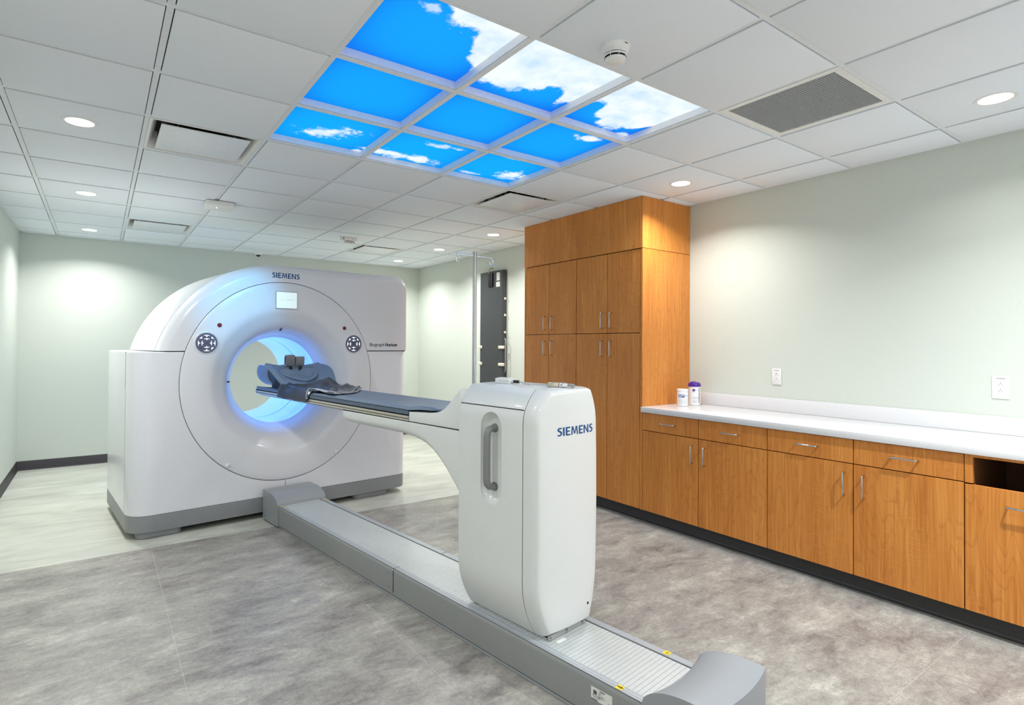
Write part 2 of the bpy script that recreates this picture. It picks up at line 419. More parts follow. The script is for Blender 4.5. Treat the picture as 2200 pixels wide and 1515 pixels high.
# ------------------------------------------------------------------ the room
XL, XR, YF, YN = -.75, 4.25, 8.20, -1.6
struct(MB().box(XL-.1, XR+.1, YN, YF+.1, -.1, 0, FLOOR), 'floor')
struct(MB().box(XL-.12, XL, YN, YF+.12, 0, CEIL+.14, WALL), 'wall_left')
struct(MB().box(XR, XR+.12, YN, YF+.12, 0, CEIL+.14, WALL), 'wall_right')
struct(MB().box(XL, XR, YF, YF+.12, 0, CEIL+.14, WALL), 'wall_far')
def coved(name, a, b, inward, y_or_x, m=BASEM):
    """vinyl cove base: upright with a small curved toe"""
    prof = [(0, 0), (.016, 0), (.016, .003), (.008, .008), (.004, .018), (.0035, .100), (.001, .104), (0, .104)]
    mb = MB()
    if name.endswith('far'): mb.prism([(YF-p, z) for p, z in prof], a, b, m, 'x')
    else: mb.prism([(y_or_x+inward*p, z) for p, z in prof], a, b, m, 'y')
    return struct(mb, name)
coved('baseboard_left', YN, YF-.002, 1, XL)
coved('baseboard_far', XL+.004, XR-.004, -1, YF)
coved('baseboard_right', 4.625, YF-.002, -1, XR)

def gx(i): return GX0+GT*i
def gy(j): return GY0-GT*j
HOLES = {(i, j) for i in range(3) for j in range(3)} | {(-1, -1), (-1, -6), (3, -6), (3, -1), (3, 3)}
cm = MB()
# T bars (flange up at CEIL)
for i in range(-3, 7):
    x = gx(i)
    if XL+.02 < x < XR-.02: cm.box(x-.0125, x+.0125, YN, YF, CEIL, CEIL+.006, TBAR)
for j in range(-8, 9):
    y = gy(j)
    if YN < y < YF-.02: cm.box(XL, XR, y-.0125, y+.0125, CEIL-.0004, CEIL+.0055, TBAR)
# wall angle
for (a, b, c, d) in ((XL, XL+.02, YN, YF), (XR-.02, XR, YN, YF), (XL, XR, YF-.02, YF)): cm.box(a, b, c, d, CEIL-.001, CEIL+.004, TBAR)
def tile(x0, x1, y0, y1):
    g = .0165; d = .008; b = .004
    x0, x1, y0, y1 = x0+g, x1-g, y0+g, y1-g
    if x1-x0 < .03 or y1-y0 < .03: return
    r = []
    for e, z in ((0, CEIL+.004), (0, CEIL-d+b*.6), (b, CEIL-d)):
        r.append([(x0+e, y0+e, z), (x1-e, y0+e, z), (x1-e, y1-e, z), (x0+e, y1-e, z)])
    cm.loft(r, TILE, cap0=True, cap1=True, smooth=False)
for i in range(-3, 6):
    for j in range(-8, 9):
        if (i, j) in HOLES: continue
        tile(max(gx(i), XL+.004), min(gx(i+1), XR-.004), max(gy(j+1), YN), min(gy(j), YF-.004))
cm.box(XL-.1, XR+.1, YN, YF+.1, CEIL+.17, CEIL+.2, DUCT)
struct(cm, 'ceiling')

# ------------------------------------------------------------------ backlit sky panels
FRAMEW = mat('sky_frame_white', (238, 238, 240), .45)
where = {0: 'back-left', 1: 'back-middle', 2: 'back-right'}
SKYLAB = {(0, 0): 'blue sky ceiling panel with one small ragged cloud, nearest the white air diffuser',
          (1, 0): 'blue sky ceiling panel with a white cloud bank along its far edge, in the row nearest the scanner',
          (2, 0): 'blue sky ceiling panel with a round cloud in its far right corner, touching the square diffuser corner',
          (0, 1): 'plain cloudless blue ceiling panel on the left side of the sky group',
          (1, 1): 'plain blue ceiling panel in the very centre of the nine sky panels',
          (2, 1): 'blue sky ceiling panel with a small cloud on its right edge, right side of the group',
          (0, 2): 'largest-looking blue ceiling panel with a cloud bank on its right, cut by the top of the photo',
          (1, 2): 'mostly white cloud ceiling panel with blue at its lower left, beside the smoke detector',
          (2, 2): 'ceiling panel with a big white cloud over blue, next to the perforated air grille'}
for (i, j), lab in SKYLAB.items():
    x0, x1, y0, y1 = gx(i)+.012, gx(i+1)-.012, gy(j+1)+.012, gy(j)-.012
    cx, cy = (x0+x1)/2, (y0+y1)/2; hx, hy = (x1-x0)/2, (y1-y0)/2; H = .042
    r = empty('sky_light_panel', (cx, cy, CEIL), 0, lab, 'ceiling light', 'backlit sky panels in the ceiling')
    f = MB(); t = .006
    for q in ((-hx, hx, -hy, -hy+t), (-hx, hx, hy-t, hy), (-hx, -hx+t, -hy+t, hy-t), (hx-t, hx, -hy+t, hy-t)): f.box(*q, .0065, H+.012, FRAMEW)
    f.build('frame', r)
    MB().box(-hx+t, hx-t, -hy+t, hy-t, H, H+.01, SKY).build('printed_sky', r)
    if (i, j) == (0, 0):      # added spot, not the panel's own light: azure glow on the scanner
        ld = bpy.data.lights.new('added_azure_spot', 'SPOT'); ld.energy = 48; ld.color = (.10, .55, 1.0); ld.spot_size = math.radians(27); ld.spot_blend = 1.0; ld.shadow_soft_size = .05
        lo = bpy.data.objects.new('lamp', ld); COL.objects.link(lo); lo.parent = r; lo.location = (0, 0, -.02)
        dv = Vector((.93, 4.88, 1.74))-Vector((cx, cy, CEIL-.02)); lo.rotation_euler = dv.to_track_quat('-Z', 'Y').to_euler()

# ------------------------------------------------------------------ recessed downlights
LENS = emis('lamp_lens', (255, 255, 252), 4.0)
def downlight(i, j, lab, k=1.0, size=.125, tint=None):
    x, y = gx(i), gy(j)
    r = empty('recessed_downlight', (x, y, CEIL-.008), 0, lab, 'ceiling light', 'round recessed downlights')
    MB().lathe([(.066, -.001), (.067, -.0025), (.070, -.0035), (.083, -.0035), (.086, -.0005), (.086, .004)], WHITEP, 48).build('trim_ring', r)
    MB().lathe([(.0, -.0015), (.067, -.0015)], LENS, 40).build('lens', r)
    ld = bpy.data.lights.new('downlight_lamp', 'AREA'); ld.shape = 'DISK'; ld.size = size; ld.energy = LAMP_W*k; ld.color = tint or lampcol(); ld.spread = math.radians(140)
    lo = bpy.data.objects.new('lamp', ld); COL.objects.link(lo); lo.parent = r; lo.location = (0, 0, -.006)
for i, j, lab in ((-1.5, -.5, 'round downlight nearest the camera in the left row, beside the large air diffuser'),
                  (-1.5, -3.5, 'second round downlight of the left row, level with the white ceiling box'),
                  (-1.5, -6.5, 'farthest round downlight of the left row, close to the far wall'),
                  (4.55, -6.55, 'smallest farthest round downlight of the right row, in the far right corner'),
                  (4.55, -4.55, 'round downlight above the top of the drip stand pole'),
                  (4.55, -2.55, 'round downlight just left of the tall cabinet top'),
                  (4.55, 1.5, 'round downlight in front of the tall cabinet end, above the countertop'),
                  (4.58, 4.48, 'large round downlight in the top right of the photo, past the air grille'),
                  (-1.5, 2.5, 'round downlight of the left row above the camera, outside the photo'),
                  (-1.5, 5.5, 'round downlight of the left row behind the camera, outside the photo'),
                  (1.5, 4.55, 'round downlight behind the sky panels, outside the photo'),
                  (1.5, 7.4, 'round downlight in the middle behind the camera, outside the photo')):
    downlight(i, j, lab, {(4.58, 4.48): .35, (1.5, 4.55): .4, (1.5, 7.4): .5, (4.55, 1.5): 1.2}.get((i, j), 1.35 if j < -2 else 1.0))
downlight(3.5, 5.5, 'brightest round downlight, in front of the counter near the camera, outside the photo', 3.3, .08, (.94, .98, 1.0))

# ------------------------------------------------------------------ air diffusers
def diffuser(i, j, lab):
    cx, cy = gx(i+.5), gy(j+.5); h = GT/2-.013
    r = empty('air_diffuser', (cx, cy, CEIL-.004), 0, lab, 'air diffuser', 'square plaque air diffusers')
    f = MB()
    def sq(a, z, rad): return [(x, y, z) for x, y in rrect(-a, a, -a, a, rad, 6)]
    f.loft([sq(h, .004, .002), sq(h, -.001, .002), sq(h-.012, -.001, .006), sq(h-.018, .006, .02), sq(h-.030, .030, .04), sq(h-.045, .062, .05), sq(h-.05, .098, .05)], WHITEP, cap0=False, cap1=False)
    f.build('frame', r)
    b = MB(); b.prism(rrect(-h+.045, h-.045, -h+.045, h-.045, .03), .098, .102, DUCT); b.lathe([(0, .096), (.15, .096), (.152, .098), (.152, .11)], DARK, 40)
    b.build('neck', r)
    p = MB(); q = .235
    p.prism(rrect(-q, q, -q, q, .006, 3), -.006, .0005, mat('plaque_white', (228, 232, 236), .4), bev=.002)
    p.build('plaque', r)
    for s in (-1, 1):
        for t in (-1, 1):
            MB().box(s*.215-.012, s*.215+.012, t*.15-.001, t*.15+.001, .0006, .097, DUCTG).build('hanger', r)
            MB().box(s*.15-.001, s*.15+.001, t*.215-.012, t*.215+.012, .0006, .097, DUCTG).build('hanger', r)
diffuser(-1, -1, 'large nearby square air diffuser at the upper left, left of the sky panels')
diffuser(-1, -6, 'small distant square air diffuser between the left downlights and the white ceiling box')
diffuser(3, -6, 'distant square air diffuser above the right side of the scanner')
diffuser(3, -1, 'square air diffuser at the far corner of the sky panels, near the tall cabinet')

# perforated return grille
cx, cy = gx(3.5), gy(3.5); h = GT/2-.013
r = empty('air_grille', (cx, cy, CEIL-.003), 0, 'square egg-crate return air grille with grey openings right of the sky panels', 'air grille')
f = MB(); w = .032
for q in ((-h, h, -h, -h+w), (-h, h, h-w, h), (-h, -h+w, -h+w, h-w), (h-w, h, -h+w, h-w)): f.box(*q, -.001, .006, WHITEP)
f.build('frame', r)
GRC = mat('grille_core', (188, 190, 192), .5)
f = MB(); n = 44; a = h-w
for k in range(1, n):
    p = -a+2*a*k/n; f.box(p-.0009, p+.0009, -a, a, .002, .014, GRC); f.box(-a, a, p-.0009, p+.0009, .0021, .0139, GRC)
f.build('egg_crate_core', r)
f = MB(); f.box(-a, a, -a, a, .10, .104, DUCT)
for q in ((-a-.004, -a, -a, a), (a, a+.004, -a, a), (-a, a, -a-.004, -a), (-a, a, a, a+.004)): f.box(*q, .006, .1, DUCT)
f.build('plenum_box', r)

# smoke detector
r = empty('smoke_detector', (GX0+1.5*GT, GY0-3.24*GT, CEIL-.008), 0, 'round white smoke detector on the ceiling beside the sky panels', 'smoke detector'); r.scale = (.94, .94, .94)
MB().lathe([(.064, 0), (.064, -.006), (.060, -.012), (.056, -.022), (.053, -.024), (.052, -.030)], PLAST, 48, cap1=True).build('base', r)
f = MB(); f.lathe([(.047, -.030), (.047, -.055)], DARK, 40)
f.build('sensing_chamber', r)
f = MB(); f.lathe([(.0515, -.030), (.051, -.036), (.048, -.037)], PLAST, 48); f.lathe([(.047, -.041), (.051, -.0405), (.049, -.047), (.046, -.047)], PLAST, 48)
f.lathe([(.044, -.053), (.047, -.053), (.043, -.062), (.030, -.068), (.0, -.070)], PLAST, 48)
for k in range(8):
    a = k*PI/4+.3; c, s = math.cos(a), math.sin(a); f.tube([(c*.050, s*.050, -.034), (c*.0485, s*.0485, -.045), (c*.0455, s*.0455, -.056)], .0018, PLAST, 6)
f.build('cage', r)
f = MB()
for q in (-.006, 0, .006): f.box(q-.0018+.0, q+.0018, -.0645, -.0625, -.010, -.007, INK)
f.build('printed_mark', r)

# white sensor box on a T bar, sprinkler-like sounder, dome camera
r = empty('ceiling_sensor_box', (.845, 5.42, CEIL-.009), 0, 'flat white rectangular sensor box with a tiny light, hung under the ceiling left of centre', 'ceiling sensor')
f = MB(); f.prism(rrect(-.115, .115, -.115, .115, .03, 6), -.045, 0, PLAST, bev=.010); f.build('housing', r)
f = MB(); f.box(-.02, .02, .08, .14, .0, .009, DARK); f.build('bracket', r)
f = MB(); f.lathe([(.0, -.0475), (.003, -.0475), (.004, -.045)], emis('tiny_lamp', (250, 250, 245), 3.0), 12, c=(-.02, -.02, 0)); f.build('indicator_light', r)
r = empty('ceiling_alarm_unit', (2.36, 6.30, CEIL-.008), 0, 'small white ceiling alarm box with a clear ribbed lens, above the scanner', 'alarm unit')
f = MB(); f.prism(rrect(-.075, .075, -.06, .06, .012, 3), -.035, 0, PLAST, bev=.004); f.cyl((-.095, -.02, -.035), .018, .03, PLAST); f.cyl((.02, -.0605, -.018), .004, .002, INK, 'y', 10); f.build('housing', r)
f = MB()
for k in range(6): f.lathe([(.012, -.036), (.016, -.048), (.010, -.060), (0, -.062)], mat('clear_lens', (205, 208, 208), .15), 12, c=(-.05+.02*k, -.02+.012*(k % 2), 0))
f.build('lens', r)
r = empty('dome_camera', (1.75, 8.07, CEIL-.008), 0, 'tiny white dome camera with a black eye, on the ceiling by the far wall', 'camera')
MB().lathe([(.052, 0), (.052, -.010), (.044, -.022), (.030, -.028)], PLAST, 32, cap1=True).build('base', r)
MB().lathe([(.028, -.027), (.026, -.040), (.016, -.050), (0, -.054)], mat('black_glass', (16, 16, 18), .08), 24).build('lens', r)

# ------------------------------------------------------------------ cabinets
FX = 3.625            # front face of all doors
def bar_handle(parent, p, length, vertical, name='handle'):
    """bar pull standing 32 mm off the face (towards -x)"""
    x, y, z = p; d = .032; L = length/2; R = .0048
    ends = [(0, 0, -L), (0, 0, L)] if vertical else [(0, -L, 0), (0, L, 0)]
    (ax, ay, az), (bx, by, bz_) = ends; q = .008
    def mv(e, o, t): return (x-o, y+e[1]+(0 if vertical else t), z+e[2]+(t if vertical else 0))
    pts = [mv(ends[0], 0, 0), mv(ends[0], d-q, 0), mv(ends[0], d-q*.3, q*.3), mv(ends[0], d, q), mv(ends[1], d, -q), mv(ends[1], d-q*.3, -q*.3), mv(ends[1], d-q, 0), mv(ends[1], 0, 0)]
    return MB().tube(pts, R, STEEL, 12).build(name, parent)
def front(parent, name, y0, y1, z0, z1, label=None):
    """slab door or drawer front, 19 mm, with a hairline gap all round"""
    g = .0026
    return MB().box(FX-.0, FX+.019, y0+g, y1-g, z0+g, z1-g, WOOD, bev=.0012, seg=1).build(name, parent, label)
def carcass(parent, y0, y1, z0, z1, name='body', hollow=None):
    m = MB(); m.box(FX+.021, XR-.003, y0+.0015, y1-.0015, z0, z1, DARK if not hollow else WOOD)
    return m.build(name, parent)
units = [(3.057, 2.535, 'R'), (2.535, 2.012, 'L'), (2.012, 1.494, 'R'), (1.494, .977, 'L')]
ul = ['wooden base cabinet with drawer and door, first unit beside the tall cabinet', 'wooden base cabinet with drawer and door, second unit from the tall cabinet',
      'wooden base cabinet with drawer and door, third unit from the tall cabinet', 'wooden base cabinet with drawer and door, beside the open waste slot unit']
for (y1, y0, s), lab in zip(units, ul):
    r = empty('base_cabinet', (0, 0, 0), 0, lab, 'cabinet', 'wooden base cabinets under the counter')
    carcass(r, y0, y1, .106, .899)
    d = front(r, 'drawer', y0, y1, .7545, .899); bar_handle(d, (FX, (y0+y1)/2, .829), .128, False)
    d = front(r, 'door', y0, y1, .106, .7545); hy = y0+.046 if s == 'R' else y1-.058
    bar_handle(d, (FX, hy, .633), .128, True)
# waste unit with an open slot
r = empty('waste_cabinet', (0, 0, 0), 0, 'wooden base cabinet with an open dark slot above its door, by the photo edge', 'cabinet')
y1, y0 = .977, .40
f = MB(); f.box(FX+.021, XR-.003, y0, y1-.0015, .106, .485, DARK); f.box(4.205, XR-.003, y0, y1-.0015, .486, .899, DARK)
f.build('body', r)
f = MB(); g = .0016
f.box(FX, FX+.019, y1-.034, y1-g, .7545, .899, WOOD); f.box(FX, FX+.019, y0+g, y0+.034, .7545, .899, WOOD); f.box(FX, FX+.019, y0+.034, y1-.034, .886, .899, WOOD)
f.build('slot_frame', r)
SLOTI = mat('slot_interior', (112, 74, 40), .6)
f = MB(); f.box(FX+.019, 4.2, y1-.036, y1-.0335, .50, .886, SLOTI); f.box(FX+.019, 4.2, y0+.0335, y0+.036, .50, .886, SLOTI); f.box(4.19, 4.2, y0+.036, y1-.036, .50, .886, SLOTI); f.box(FX+.019, 4.2, y0+.036, y1-.036, .886, .890, SLOTI); f.box(FX+.0225, 4.19, y0+.036, y1-.036, .49, .50, SLOTI)
f.build('slot_lining', r)
d = front(r, 'door', y0, y1, .106, .7495); bar_handle(d, (FX, .745, .668), .128, False)
r = empty('base_cabinet', (0, 0, 0), 0, 'wooden base cabinet with drawer and door past the waste slot unit, outside the photo', 'cabinet', 'wooden base cabinets under the counter')
carcass(r, -.12, .40, .106, .899); front(r, 'drawer', -.12, .40, .7545, .899); front(r, 'door', -.12, .40, .106, .7545)
MB().box(FX+.0, XR-.003, -.139, -.1215, .106, .899, WOOD).build('end_panel', r)

# tall cabinets
for (y0, y1, ym), lab in (((3.065, 3.836, 3.450), 'tall wooden cabinet with four doors, the unit next to the countertop'), ((3.838, 4.612, 4.226), 'tall wooden cabinet with four doors, the left unit farther from the countertop')):
    r = empty('tall_cabinet', (0, 0, 0), 0, lab, 'cabinet', 'tall wooden storage cabinets')
    if y0 < 3.2: carcass(r, y0+.018, y1, .106, 2.24)
    else:
        m = MB(); m.box(FX+.021, XR-.003, y0+.0015, y1-.019, .106, 2.24, DARK); m.build('body', r)
        MB().box(FX+.0, XR-.003, y1-.018, y1, .106, 2.24, WOOD).build('side_panel', r)
        y1 -= .019
    ya = y0+(.019 if y0 < 3.2 else 0)
    for a, b, hs in ((ya, ym, 1), (ym, y1, -1)):
        hy = b-.055 if hs > 0 else a+.050
        d = front(r, 'upper_door', a, b, 1.546, 2.24); bar_handle(d, (FX, hy, 1.658), .134, True)
        d = front(r, 'lower_door', a, b, .106, 1.546); bar_handle(d, (FX, hy, 1.413), .134, True)
    if y0 < 3.2:
        MB().box(FX-.0, XR-.003, 3.0585, 3.0825, .106, 2.24, WOOD, bev=.001, seg=1).build('end_panel', r)
r = empty('cabinet_soffit_panel', (0, 0, 0), 0, 'plain wooden boxed panel between the tall cabinet doors and the ceiling', 'cabinet panel')
f = MB(); f.box(FX-.004, FX+.015, 3.0565, 4.614, 2.2435, CEIL-.0092, WOOD, bev=.001, seg=1); f.build('front_board', r)
f = MB(); f.box(FX+.0155, XR-.003, 3.0575, 3.077, 2.2435, CEIL-.0092, WOOD, bev=.001, seg=1); f.build('end_board', r)
f = MB(); f.box(FX+.0155, XR-.003, 4.594, 4.613, 2.2435, CEIL-.0092, WOOD, bev=.001, seg=1); f.box(FX+.016, XR-.003, 3.078, 4.593, 2.2435, 2.25, DARK); f.build('back_board', r)
# toe kick, part of the room trim
f = MB(); prof = [(3.70, 0), (3.684, 0), (3.684, .004), (3.692, .010), (3.696, .02), (3.6965, .1045), (3.70, .1045)]
f.prism([(x, z) for x, z in prof], -.12, 4.612, TOE, 'y'); f.build('baseboard_cabinets', kind='structure')
f = MB(); f.box(3.701, XR-.004, -.11, 4.60, .002, .103, DARK); f.build('trim_1', kind='structure')
# counter
r = empty('countertop', (0, 0, 0), 0, 'long white speckled quartz countertop with backsplash over the base cabinets', 'countertop')
MB().box(FX-.022, XR-.002, -.145, 3.056, .9015, .945, QUARTZ, bev=.003).build('worktop', r)
MB().box(XR-.022, XR-.002, -.145, 3.056, .9455, 1.046, QUARTZ, bev=.002).build('backsplash', r)

# outlets on the right wall
def outlet(y, z, w, h, lab, gfci):
    r = empty('wall_outlet', (XR, y, z), 0, lab, 'electrical outlet', None if gfci else None)
    f = MB(); f.box(-.007, -.0005, -w/2, w/2, -h/2, h/2, PLAST, bev=.0025); f.build('cover_plate', r)
    f = MB(); s = MB()
    if gfci:
        f.prism(rrect(-.017, .017, -.034, .034, .003), -.0095, -.006, PLAST, 'x'); f.box(-.0115, -.009, -.008, .008, -.004, .003, PLAST)
        zz = (.019, -.019)
    else:
        for q in (.02, -.02): f.prism(rrect(-.0165, .0165, q-.014, q+.014, .010), -.009, -.006, PLAST, 'x')
        zz = (.02, -.02)
    f.build('receptacle', r)
    for q in zz:
        s = MB(); k = -.0105
        s.box(k, k+.0012, .005, .0065, q-.006, q+.001, INK); s.box(k, k+.0012, -.0065, -.005, q-.005, q+.001, INK); s.box(k, k+.0012, -.0018, .0018, q+.004, q+.008, INK); s.build('socket_holes', r)
    t = MB()
    for a in range(8): t.box(-.0078, -.0069, -.02+a*.005, -.0165+a*.005, h/2-.016, h/2-.013, INK)
    t.build('printed_mark', r)
outlet(2.282, 1.211, .072, .122, 'narrow white wall outlet above the countertop, nearer the tall cabinet', False)
outlet(.977, 1.213, .078, .131, 'wider white wall outlet near the right edge of the photo', True)

# ------------------------------------------------------------------ wipe tubs on the counter
WL = mat('tub_white', (238, 239, 240), .35); PUR = mat('purple_lid', (78, 36, 140), .25); LBL = mat('label_blue', (44, 88, 168), .4); DKP = mat('label_purple', (84, 34, 130), .4)
def can_patch(mb, R, a0, a1, z0, z1, m, n=8):
    mb.grid(lambda u, v: ((R)*math.cos(a0+(a1-a0)*u), (R)*math.sin(a0+(a1-a0)*u), z0+(z1-z0)*v), n, 1, m)
def can_text(mb, R, a0, z0, w, h, body, m, bold=0.0):
    add_text(mb, body, w, h, lambda a, b: (R*math.cos(a0+a/R), R*math.sin(a0+a/R), z0+b), m, bold)
TOW = math.atan2(-2.93, -4.03)           # direction from the tubs to the camera
r = empty('wipes_tub', (3.955, 2.915, .9455), 0, 'short white wipes tub with a blue label, on the counter by the tall cabinet', 'wipes container')
MB().lathe([(.040, 0), (.0435, .004), (.0435, .118), (.0425, .122)], WL, 40, cap0=True).build('tub', r)
MB().lathe([(.0425, .122), (.0445, .123), (.0445, .136), (.042, .1395), (0, .140)], WL, 40).build('lid', r)
f = MB(); R = .0438; can_patch(f, R, TOW-.85, TOW+.38, .071, .096, LBL)
[can_patch(f, R+.0004, TOW-.78+k*.135, TOW-.78+k*.135+.095, .083, .091, WL, 2) for k in range(8)]; can_patch(f, R+.0004, TOW-.78, TOW-.1, .0745, .0775, WL)
can_text(f, R+.0001, TOW+.43, .082, .022, .010, 'Wipes', LBL, .02)
for k in range(8): can_patch(f, R, TOW-.8, TOW+.1+.05*(k % 3), .056-k*.005, .0575-k*.005, mat('faint_print', (196, 202, 210), .5)); can_patch(f, R, TOW+.25, TOW+.8, .056-k*.005, .0572-k*.005, MATS['faint_print'])
f.build('label', r)
r = empty('wipes_tub', (4.10, 2.905, .9455), 0, 'tall white wipes tub with a purple lid, on the counter against the wall', 'wipes container')
MB().lathe([(.044, 0), (.048, .004), (.049, .158)], WL, 40, cap0=True, cap1=True).build('tub', r)
f = MB(); f.lathe([(.049, .155), (.0515, .157), (.0515, .172), (.046, .184), (.036, .189), (.034, .192), (0, .192)], PUR, 40)
f.box(-.034, .006, -.012, .012, .188, .197, PUR, bev=.003); f.tube([(-.03, .036, .172), (-.036, .05, .172), (-.03, .056, .180), (-.02, .045, .187)], .0015, CHROME, 6); f.build('lid', r)
f = MB(); R = .0488; can_patch(f, R+.0003, TOW-.35, TOW+.10, .118, .137, DKP)
can_text(f, R+.0006, TOW-.32, .125, .018, .006, 'Super', WL, .02); can_text(f, R+.0003, TOW+.16, .127, .03, .004, 'Sani Cloth', INKG); can_text(f, R+.0003, TOW-.35, .110, .022, .0028, 'germicidal', INKG)
can_patch(f, R+.0003, TOW+.78, TOW+.92, .02, .142, DKP, 3)
for k in range(3):
    a = TOW-.1+k*.34
    can_patch(f, R+.0003, a-.07, a+.07, .060, .067, INK, 4); can_patch(f, R+.0006, a-.02, a+.03, .062, .066, WL, 3)
for k in range(6): can_patch(f, R+.0003, TOW-.25, TOW+.55, .048-k*.005, .0492-k*.005, MATS['faint_print'])
can_patch(f, R+.0004, TOW-.25, TOW+.05, .026, .0285, INKG)
f.build('label', r)

# ------------------------------------------------------------------ board hanging on the right wall
BY0, BY1, BZ0, BZ1 = 5.77, 6.30, .78, 2.40
r = empty('flat_table_board', (XR, 0, 0), 0, 'long dark grey board hanging upright on the wall behind the white column', 'board')
f = MB(); f.prism([(-.055, BY0+.03), (-.055, BY1-.0), (-.02, BY1), (-.012, BY1), (-.012, BY0), (-.03, BY0)], BZ0, BZ1, BOARDM); f.build('board', r)
f = MB(); f.box(-.075, -.0555, 6.00, 6.10, 2.20, 2.375, BLACK, bev=.004)
for k in range(5): f.box(-.079, -.075, 6.03, 6.05, 2.22+k*.03, 2.232+k*.03, DARK)
f.build('latch_block', r)
f = MB(); f.tube([(-.065, 6.08, 2.37), (-.065, 6.085, 2.42), (-.05, 6.08, 2.45), (-.02, 6.08, 2.45), (-.003, 6.08, 2.45)], .005, mat('brass', (170, 140, 80), .35, metal=1.0), 8); f.build('hook', r)
for q in ((5.855, 5.925, 2.27, 2.375), (5.85, 5.935, 2.19, 2.255)):
    MB().box(-.0562, -.0552, *q, LABELW).build('sticker', r)
for z in (1.19, 1.41):
    for y0, y1 in ((BY0-.02, BY0+.10), (BY1-.05, BY1+.035)):
        MB().box(-.068, -.045, y0, y1, z-.02, z+.02, mat('ivory_clip', (226, 222, 200), .4), bev=.008).build('clip', r)
for k in range(7):
    z = [2.02, 1.8, 1.0, .85, 1.6, 1.82, 2.03][k]; y = BY1+.002 if k < 4 else BY0-.004
    MB().box(-.045, -.02, y-.008, y+.008, z-.014, z+.014, MATS['ivory_clip'], bev=.004).build('edge_button', r)
f = MB(); f.tube([(-.03, BY0, 1.52), (-.045, BY0-.035, 1.50), (-.045, BY0-.035, 1.12), (-.03, BY0, 1.10)], .008, GREYD, 10); f.build('side_grip', r)
for q in (6.16, 5.99):
    MB().cyl((-.057, q, 2.06), .005, .002, STEEL, 'x', 12).build('screw', r)

# ------------------------------------------------------------------ the scanner (local x right, y into the machine, z up)
GR = empty('medical_scanner', (1.290, 4.910, 0), .0984, 'large white ring-shaped medical scanner with a blue-lit bore and grey base skirt', 'scanner')
ZC = 1.125; UL, UR, DEP = -1.12, 1.205, 1.22; ZS = 1.3745
def plan(e=0.0, n=8): return rrect(UL+e, UR-e, 0+e, DEP-e, (.10-e, .10-e, .15-e, .10-e), n)
def ring_mesh(prof, z0=None): pass
# grey skirt, feet
m = MB(); pl_ = plan()
m.loft([[(x, y, .047) for x, y in plan(.012)], [(x, y, .050) for x, y in plan(.004)], [(x, y, .057) for x, y in pl_], [(x, y, .170) for x, y in pl_], [(x, y, .172) for x, y in plan(.004)]], SKIRT)
m.build('base_skirt', GR)
for x0, x1, y0, y1 in ((-1.06, -.76, .03, .17), (.66, 1.02, .03, .17), (-1.06, -.8, .95, 1.1), (.8, 1.05, .95, 1.1)):
    MB().prism(rrect(x0, x1, y0, y1, .05), 0, .046, SKIRT, bev=.008).build('foot_pad', GR)
MB().box(-.9, .95, .14, 1.05, .02, .048, DARK).build('underside', GR)
# lower housing
m = MB()
m.loft([[(x, y, .1735) for x, y in plan(.003)], [(x, y, .177) for x, y in pl_], [(x, y, ZS-.012) for x, y in pl_], [(x, y, ZS-.004) for x, y in plan(.003)], [(x, y, ZS-.001) for x, y in plan(.009)]], SHELL)
low = m.build('lower_housing', GR)
# upper housing: a big arc on the left, flat top running to the right
def up_outline(d, dr):
    r = .985-d; pts = []
    z0 = ZS+.0055; a_start = PI-math.asin((z0-ZC)/r)
    for i in range(41):
        a = a_start+(PI/2-a_start)*i/40; pts.append((r*math.cos(a), ZC+r*math.sin(a)))
    top = ZC+r; ur = UR-dr; rc = .085
    for i in range(1, 9): pts.append(((ur-rc)*i/9, top))
    for i in range(9):
        a = PI/2-PI/2*i/8; pts.append((ur-rc+rc*math.cos(a), top-rc+rc*math.sin(a)))
    pts.append((ur, (top+z0)/2)); pts.append((ur, z0))
    for i in range(1, 10): pts.append((ur+(-r*math.cos(math.asin((z0-ZC)/r))-ur)*i/10, z0))
    return pts
m = MB()
def R_(d, dr, v): return [(x, v, z) for x, z in up_outline(d, dr)]
m.loft([R_(.080, .028, 0.0), R_(.062, .018, .004), R_(.030, .008, .030), R_(.012, .002, .062), R_(.004, 0, .098)], SHELL, cap0=True, cap1=True)
upf = m.build('upper_front_cover', GR)
m = MB()
m.loft([R_(.008, .004, .1005), R_(.0, 0, .1025), R_(-.006, 0, .5), R_(-.014, 0, DEP-.1), R_(.0, .01, DEP-.06), R_(.05, .05, DEP-.02), R_(.09, .09, DEP)], SHELL)
upb = m.build('upper_housing', GR)
def cutter(r):
    mm = MB(); mm.lathe([(r, -.3), (r, DEP+.3)], DARK, 128, 'y', c=(0, 0, ZC), sx=.98, sy=1.018, cap0=True, cap1=True)
    me = mm.mesh('cut'); o = bpy.data.objects.new('cut', me); COL.objects.link(o); o.parent = GR; return o
bpy.context.view_layer.update()
for o in (low, upf, upb): bool_cut(o, cutter(.8195))
# dark inside behind the seams
m = MB(); m.box(-.90, UR-.02, .02, .2, ZS-.0035, ZS+.008, DARK)
inn = m.build('seam_liner', GR); bool_cut(inn, cutter(.8195))
m = MB(); m.lathe([(.8205, .004), (.812, .004), (.812, .3), (.8205, .3)], mat('seam_grey', (70, 70, 74), .8), 128, 'y', c=(0, 0, ZC), sx=.98, sy=1.018); m.build('ring_seam', GR)
